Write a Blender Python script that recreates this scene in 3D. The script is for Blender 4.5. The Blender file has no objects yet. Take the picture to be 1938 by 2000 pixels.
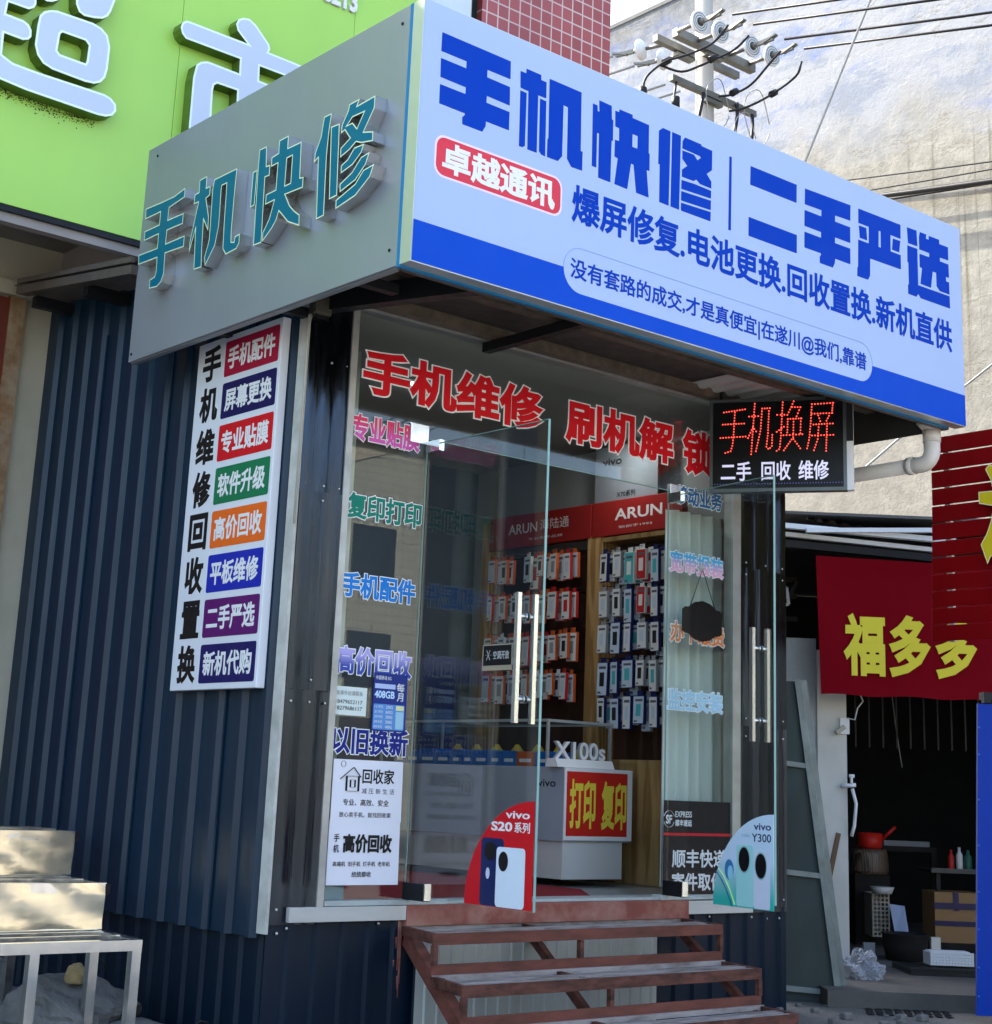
import bpy, bmesh, math, random
from mathutils import Vector, Matrix
random.seed(7)
R = math.radians
SC = bpy.context.scene
COL = SC.collection

# ------------------------------------------------------------------ camera
cam_d = bpy.data.cameras.new("camera")
cam = bpy.data.objects.new("camera", cam_d); COL.objects.link(cam)
RX = Vector((0.7594435, -0.64938094, 0.03936963))
RY = Vector((-0.18750094, -0.16052968, 0.96905811))
RZ = Vector((-0.62296787, -0.74332672, -0.24367275))
cam.matrix_world = Matrix(((RX.x, RY.x, RZ.x, -4.0), (RX.y, RY.y, RZ.y, -6.18), (RX.z, RY.z, RZ.z, 1.15), (0, 0, 0, 1)))
cam_d.sensor_fit = 'HORIZONTAL'; cam_d.sensor_width = 36
cam_d.lens = 3106.911 / 1938 * 36
cam_d.shift_y = -240 / 1938
cam_d.clip_start = 0.05; cam_d.clip_end = 2000
SC.camera = cam

# ------------------------------------------------------------------ light
SUN_DIR = Vector((-0.20, 0.66, 0.72)).normalized()      # towards the sun: behind the shop, to the left
elev = math.asin(SUN_DIR.z); az = math.atan2(SUN_DIR.x, SUN_DIR.y)
W = bpy.data.worlds.new("World"); SC.world = W; W.use_nodes = True
nt = W.node_tree; nt.nodes.clear()
sky = nt.nodes.new('ShaderNodeTexSky'); sky.sky_type = 'NISHITA'; sky.sun_disc = False
sky.sun_elevation = elev; sky.sun_rotation = az; sky.air_density = 1.0; sky.dust_density = 2.5; sky.ozone_density = 1.0
bg = nt.nodes.new('ShaderNodeBackground'); bg.inputs[1].default_value = 0.15
wo = nt.nodes.new('ShaderNodeOutputWorld')
nt.links.new(sky.outputs[0], bg.inputs[0]); nt.links.new(bg.outputs[0], wo.inputs[0])
sun_d = bpy.data.lights.new("sun", 'SUN'); sun_d.energy = 3.2; sun_d.angle = R(0.6); sun_d.color = (1.0, 0.93, 0.82)
sun = bpy.data.objects.new("sun", sun_d); COL.objects.link(sun)
sun.rotation_euler = (-SUN_DIR).to_track_quat('-Z', 'Y').to_euler()
VS = SC.view_settings
SC.display_settings.display_device = 'sRGB'
VS.view_transform = 'Standard'; VS.look = 'None'; VS.gamma = 1.0; VS.use_curve_mapping = False
VS.exposure = 2.4
SC.cycles.max_bounces = 12; SC.cycles.transparent_max_bounces = 24; SC.cycles.glossy_bounces = 6
SC.cycles.caustics_reflective = False; SC.cycles.caustics_refractive = False
SC.cycles.use_denoising = True

# ------------------------------------------------------------------ materials
def s2l(c):
    return tuple((v / 12.92 if v <= 0.04045 else ((v + 0.055) / 1.055) ** 2.4) for v in c)
def hexc(h):
    return s2l(tuple(int(h[i:i + 2], 16) / 255 for i in (0, 2, 4)))
MATS = {}
class NB:
    def __init__(s, name):
        s.m = bpy.data.materials.new(name); s.m.use_nodes = True
        s.t = s.m.node_tree; s.t.nodes.clear()
        s.out = s.n('ShaderNodeOutputMaterial')
    def n(s, ty, **kw):
        nd = s.t.nodes.new(ty)
        for k, v in kw.items():
            setattr(nd, k, v)
        return nd
    def l(s, a, b): s.t.links.new(a, b)
    def co(s, scale=(1, 1, 1), rot=(0, 0, 0), src='Object'):
        tc = s.n('ShaderNodeTexCoord'); mp = s.n('ShaderNodeMapping')
        mp.inputs['Scale'].default_value = scale; mp.inputs['Rotation'].default_value = rot
        s.l(tc.outputs[src], mp.inputs[0]); return mp.outputs[0]
    def noise(s, vec, scale, detail=6, rough=.6):
        x = s.n('ShaderNodeTexNoise'); x.inputs['Scale'].default_value = scale
        x.inputs['Detail'].default_value = detail; x.inputs['Roughness'].default_value = rough
        s.l(vec, x.inputs['Vector']); return x.outputs['Fac']
    def ramp(s, fac, stops):
        x = s.n('ShaderNodeValToRGB'); e = x.color_ramp.elements
        while len(e) < len(stops): e.new(.5)
        for i, (p, c) in enumerate(stops):
            e[i].position = p; e[i].color = (c, c, c, 1) if isinstance(c, (int, float)) else (*c, 1)
        s.l(fac, x.inputs[0]); return x.outputs[0]
    def mix(s, fac, a, b, mode='MIX'):
        x = s.n('ShaderNodeMix', data_type='RGBA', blend_type=mode)
        for sock, v in ((x.inputs[0], fac), (x.inputs[6], a), (x.inputs[7], b)):
            if isinstance(v, (int, float)): sock.default_value = v
            elif isinstance(v, tuple): sock.default_value = (*v, 1)
            else: s.l(v, sock)
        return x.outputs[2]
    def bump(s, h, strength=.3, dist=.01):
        x = s.n('ShaderNodeBump'); x.inputs['Strength'].default_value = strength; x.inputs['Distance'].default_value = dist
        s.l(h, x.inputs['Height']); return x.outputs[0]
    def bsdf(s, col, rough=.5, metal=0., normal=None, spec=.5, emit=None, es=0., coat=0.):
        b = s.n('ShaderNodeBsdfPrincipled')
        for k, v in (('Base Color', col), ('Roughness', rough), ('Metallic', metal), ('Specular IOR Level', spec), ('Coat Weight', coat)):
            if isinstance(v, tuple): b.inputs[k].default_value = (*v, 1)
            elif isinstance(v, (int, float)): b.inputs[k].default_value = v
            else: s.l(v, b.inputs[k])
        if normal is not None: s.l(normal, b.inputs['Normal'])
        if emit is not None:
            b.inputs['Emission Color'].default_value = (*emit, 1); b.inputs['Emission Strength'].default_value = es
        s.l(b.outputs[0], s.out.inputs[0]); return b

def P(name, col, rough=.5, metal=0., var=.12, vs=6., bump=.0, bs=40., spec=.22, dirt=0., dcol=(.05, .045, .035), ds=2.5, stretch=(1, 1, 1), emit=None, es=0., coat=0.):
    """painted / plain surface: a base colour with mottling, patchy dirt and a fine bump"""
    if name in MATS: return MATS[name]
    if isinstance(col, str): col = hexc(col)
    b = NB(name); v = b.co(stretch)
    f = b.noise(v, vs, 7)
    c = b.mix(f, tuple(x * (1 - var) for x in col), tuple(min(1, x * (1 + var)) for x in col))
    if dirt > 0:
        g = b.ramp(b.noise(v, ds, 6, .6), [(.42, 0.), (.75, 1.)])
        mm = b.n('ShaderNodeMath', operation='MULTIPLY'); b.l(g, mm.inputs[0]); mm.inputs[1].default_value = dirt
        c = b.mix(mm.outputs[0], c, dcol)
    lo, hi = max(.02, rough - .08), min(1, rough + .08)
    if rough >= .28: lo = max(lo, .285)
    else: hi = min(hi, .265)
    r = b.ramp(b.noise(v, vs * 2.3, 4), [(.3, lo), (.7, hi)])
    nm = b.bump(b.noise(v, bs, 5), bump, .01) if bump > 0 else None
    b.bsdf(c, r, metal, nm, spec, emit, es, coat)
    MATS[name] = b.m; return b.m
def FLAT(name, col, rough=.45, emit=None, es=0.):
    return P(name, col, rough, 0, .05, 15., emit=emit, es=es)
def GRAD(name, c0, c1, rough=.4, z0=.3, z1=.75):
    if name in MATS: return MATS[name]
    b = NB(name); tc = b.n('ShaderNodeTexCoord'); sp = b.n('ShaderNodeSeparateXYZ'); b.l(tc.outputs['Generated'], sp.inputs[0])
    b.bsdf(b.ramp(sp.outputs[2], [(z0, hexc(c0)), (z1, hexc(c1))]), rough); MATS[name] = b.m; return b.m
def GLASS(name, tint=(.86, .92, .9), ior=1.5, boost=1.0, mott=0.0):
    if name in MATS: return MATS[name]
    b = NB(name); fr = b.n('ShaderNodeLayerWeight'); fr.inputs[0].default_value = .5
    pw = b.n('ShaderNodeMath', operation='POWER'); b.l(fr.outputs['Facing'], pw.inputs[0]); pw.inputs[1].default_value = 4.0
    mu = b.n('ShaderNodeMath', operation='MULTIPLY_ADD'); b.l(pw.outputs[0], mu.inputs[0]); mu.inputs[1].default_value = boost; mu.inputs[2].default_value = mott
    tr = b.n('ShaderNodeBsdfTransparent'); tr.inputs[0].default_value = (*tint, 1)
    gl = b.n('ShaderNodeBsdfGlossy'); gl.inputs['Roughness'].default_value = 0.0
    mx = b.n('ShaderNodeMixShader'); b.l(mu.outputs[0], mx.inputs[0]); b.l(tr.outputs[0], mx.inputs[1]); b.l(gl.outputs[0], mx.inputs[2])
    b.l(mx.outputs[0], b.out.inputs[0]); MATS[name] = b.m; return b.m

# ------------------------------------------------------------------ scene bookkeeping
def tag(o, label=None, cat=None, group=None, kind=None):
    if label: o['label'] = label
    if cat: o['category'] = cat
    if group: o['group'] = group
    if kind: o['kind'] = kind
    return o
def thing(name, label, cat, loc=(0, 0, 0), rotz=0., group=None):
    o = bpy.data.objects.new(name, None); COL.objects.link(o); o.empty_display_size = .1
    o.location = loc; o.rotation_euler = (0, 0, rotz)
    return tag(o, label, cat, group)
def link(name, me, m=None, parent=None, label=None):
    o = bpy.data.objects.new(name, me); COL.objects.link(o)
    if m is not None:
        if len(me.materials): me.materials.clear()
        for q in (m if isinstance(m, (list, tuple)) else [m]): me.materials.append(q)
    if parent is not None: o.parent = parent
    if label: o['label'] = label
    return o
def struct(o): o['kind'] = 'structure'; return o

class B:
    """mesh builder: shapes collected into one mesh object"""
    def __init__(s): s.bm = bmesh.new()
    def box(s, x0, x1, y0, y1, z0, z1, bev=0., mi=0):
        r = bmesh.ops.create_cube(s.bm, size=1.); vs = r['verts']
        for v in vs:
            v.co = Vector(((x0 + x1) / 2 + v.co.x * (x1 - x0), (y0 + y1) / 2 + v.co.y * (y1 - y0), (z0 + z1) / 2 + v.co.z * (z1 - z0)))
        fs = {f for v in vs for f in v.link_faces}
        for f in fs: f.material_index = mi
        if bev > 0:
            es = list({e for v in vs for e in v.link_edges})
            bmesh.ops.bevel(s.bm, geom=es, offset=bev, segments=2, affect='EDGES', profile=.5)
        return s
    def bar(s, a, b, w, h=None, roll=0., mi=0):
        """square bar from a to b"""
        h = h or w; a = Vector(a); b = Vector(b); d = b - a; L = d.length
        q = d.to_track_quat('Z', 'Y'); r = bmesh.ops.create_cube(s.bm, size=1.)
        rr = Matrix.Rotation(roll, 3, 'Z')
        for v in r['verts']:
            c = rr @ Vector((v.co.x * w, v.co.y * h, 0)); c.z = (v.co.z + .5) * L
            v.co = a + q @ c
        for f in {f for v in r['verts'] for f in v.link_faces}: f.material_index = mi
        return s
    def tube(s, pts, r, seg=10, mi=0, cap=True):
        pts = [Vector(p) for p in pts]; rings = []
        rs = r if isinstance(r, (list, tuple)) else [r] * len(pts)
        up = None
        for i, p in enumerate(pts):
            d = (pts[min(i + 1, len(pts) - 1)] - pts[max(i - 1, 0)]).normalized()
            if up is None:
                up = Vector((0, 0, 1)) if abs(d.z) < .9 else Vector((1, 0, 0))
            x = d.cross(up).normalized(); y = x.cross(d).normalized(); up = y
            rings.append([s.bm.verts.new(p + (x * math.cos(2 * math.pi * k / seg) + y * math.sin(2 * math.pi * k / seg)) * rs[i]) for k in range(seg)])
        for i in range(len(rings) - 1):
            for k in range(seg):
                f = s.bm.faces.new((rings[i][k], rings[i][(k + 1) % seg], rings[i + 1][(k + 1) % seg], rings[i + 1][k])); f.smooth = True; f.material_index = mi
        if cap:
            for rg in (rings[0][::-1], rings[-1]):
                f = s.bm.faces.new(rg); f.material_index = mi
        return s
    def quad(s, *p, mi=0):
        f = s.bm.faces.new([s.bm.verts.new(Vector(q)) for q in p]); f.material_index = mi; return s
    def prism(s, pts, O, ux, uz, n, d, holes=(), mi=0, mside=None, inset=0., mring=None):
        """polygon (u,v list) in the plane O+u*ux+v*uz, given thickness d along n (front at +d)"""
        O, ux, uz, n = map(Vector, (O, ux, uz, n))
        es = []; loops = []
        for lp in [pts] + list(holes):
            vs = [s.bm.verts.new(O + ux * u + uz * v + n * d) for u, v in lp]
            loops.append(vs)
            es += [s.bm.edges.new((vs[i], vs[(i + 1) % len(vs)])) for i in range(len(vs))]
        r = bmesh.ops.triangle_fill(s.bm, use_beauty=True, use_dissolve=False, edges=es, normal=n)
        fs = [f for f in r['geom'] if isinstance(f, bmesh.types.BMFace)]
        for f in fs:
            f.normal_update()
            if f.normal.dot(n) < 0: f.normal_flip()
            f.material_index = mi
        if d > 0:
            for vs in loops:
                bs = [s.bm.verts.new(v.co - n * d) for v in vs]
                for i in range(len(vs)):
                    j = (i + 1) % len(vs)
                    f = s.bm.faces.new((vs[i], vs[j], bs[j], bs[i])); f.material_index = mi if mside is None else mside
        if inset > 0:
            rr = bmesh.ops.inset_region(s.bm, faces=fs, thickness=inset, use_boundary=True, use_even_offset=True)
            for f in rr['faces']: f.material_index = mring if mring is not None else mi
        return s
    def lathe(s, prof, O=(0, 0, 0), axis='Z', seg=20, mi=0, q=None, cap=True):
        rings = []; O = Vector(O)
        q = q or {'Z': Matrix.Identity(3), 'X': Matrix.Rotation(R(90), 3, 'Y'), 'Y': Matrix.Rotation(R(-90), 3, 'X')}[axis]
        for r, z in prof:
            rings.append([s.bm.verts.new(O + q @ Vector((r * math.cos(2 * math.pi * k / seg), r * math.sin(2 * math.pi * k / seg), z))) for k in range(seg)])
        for i in range(len(rings) - 1):
            for k in range(seg):
                f = s.bm.faces.new((rings[i][k], rings[i][(k + 1) % seg], rings[i + 1][(k + 1) % seg], rings[i + 1][k])); f.smooth = True; f.material_index = mi
        for rg, rv in (((rings[0], True), (rings[-1], False)) if cap else ()):
            f = s.bm.faces.new(rg[::-1] if rv else rg); f.material_index = mi
        return s
    def mesh(s, name='m', merge=False, norm=True):
        if merge: bmesh.ops.remove_doubles(s.bm, verts=s.bm.verts[:], dist=1e-5)
        if norm: bmesh.ops.recalc_face_normals(s.bm, faces=s.bm.faces[:])
        me = bpy.data.meshes.new(name); s.bm.to_mesh(me); s.bm.free(); return me
    def ob(s, name, m, parent=None, label=None, **kw):
        return link(name, s.mesh(name, **kw), m, parent, label)

# ------------------------------------------------------------------ lettering
class Fr:
    """a plane for printed things: O + u*ux + v*uz, facing n"""
    def __init__(s, O, ux, uz, n): s.O, s.ux, s.uz, s.n = Vector(O), Vector(ux).normalized(), Vector(uz).normalized(), Vector(n).normalized()
    def p(s, u, v, w=0.): return s.O + s.ux * u + s.uz * v + s.n * w
    def up(s, w): return Fr(s.O + s.n * w, s.ux, s.uz, s.n)
def FRONT(y): return Fr((0, y, 0), (1, 0, 0), (0, 0, 1), (0, -1, 0))
def SIDE(x): return Fr((x, 0, 0), (0, -1, 0), (0, 0, 1), (-1, 0, 0))
_txt = {}
def glyphs(body, bold):
    k = (body, bold)
    if k not in _txt:
        c = bpy.data.curves.new('t', 'FONT'); c.body = body; c.size = 1; c.resolution_u = 3; c.fill_mode = 'FRONT'
        c.bevel_depth = bold; c.bevel_resolution = 0
        o = bpy.data.objects.new('t', c); COL.objects.link(o)
        dg = bpy.context.evaluated_depsgraph_get()
        me = bpy.data.meshes.new_from_object(o.evaluated_get(dg))
        vs = [tuple(v.co) for v in me.vertices]; fs = [tuple(p.vertices) for p in me.polygons]
        bpy.data.objects.remove(o); bpy.data.curves.remove(c); bpy.data.meshes.remove(me)
        _txt[k] = (vs, fs)
    return _txt[k]
def text(name, body, fr, u0, u1, v0, v1, m, parent=None, bold=.03, w=.0012, ref=None, shear=0., cell=None):
    """one line of lettering stretched to the box u0..u1 x v0..v1 on frame fr (ref: boldness whose extents define the box)"""
    vs, fs = glyphs(body, bold)
    rv = glyphs(body, ref)[0] if ref is not None else vs
    x0 = min(a[0] for a in rv); x1 = max(a[0] for a in rv); y0 = min(a[1] for a in rv); y1 = max(a[1] for a in rv)
    sx = (u1 - u0) / (x1 - x0); sy = (v1 - v0) / (y1 - y0); zb = max(bold, 1e-4)
    me = bpy.data.meshes.new(name)
    me.from_pydata([fr.p(u0 + (a[0] - x0) * sx + shear * (a[1] - y0) * sy, v0 + (a[1] - y0) * sy, w + .0006 * a[2] / zb) for a in vs], [], fs)
    me.update(); return link(name, me, m, parent)
def plate(name, fr, u0, u1, v0, v1, m, parent=None, th=.002, r=0., label=None, seg=5):
    """flat plate with rounded corners"""
    b = B()
    if r <= 0: pts = [(u0, v0), (u1, v0), (u1, v1), (u0, v1)]
    else:
        pts = []
        for cx, cy, a0 in ((u1 - r, v0 + r, -90), (u1 - r, v1 - r, 0), (u0 + r, v1 - r, 90), (u0 + r, v0 + r, 180)):
            pts += [(cx + r * math.cos(R(a0 + 90 * k / seg)), cy + r * math.sin(R(a0 + 90 * k / seg))) for k in range(seg + 1)]
    b.prism(pts, fr.O, fr.ux, fr.uz, fr.n, th)
    return b.ob(name, m, parent, label, norm=False)
def polyset(name, polys, fr, th, m, parent=None, **kw):
    b = B()
    for pl in polys: b.prism(pl[0], fr.O, fr.ux, fr.uz, fr.n, th, holes=pl[1:], **kw)
    return b.ob(name, m, parent, norm=False)
def smooth(pts, n=5):
    p = [Vector(q) for q in pts]; p = [p[0] * 2 - p[1]] + p + [p[-1] * 2 - p[-2]]; out = []
    for i in range(1, len(p) - 2):
        a, b_, c, d = p[i - 1:i + 3]
        for k in range(n):
            t = k / n
            out.append(.5 * (2 * b_ + (c - a) * t + (2 * a - 5 * b_ + 4 * c - d) * t * t + (3 * b_ - a - 3 * c + d) * t ** 3))
    return out + [p[-2]]
def copy_tree(o, parent=None):
    c = o.copy(); COL.objects.link(c); c.parent = parent
    for ch in list(o.children): copy_tree(ch, c)
    return c
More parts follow.
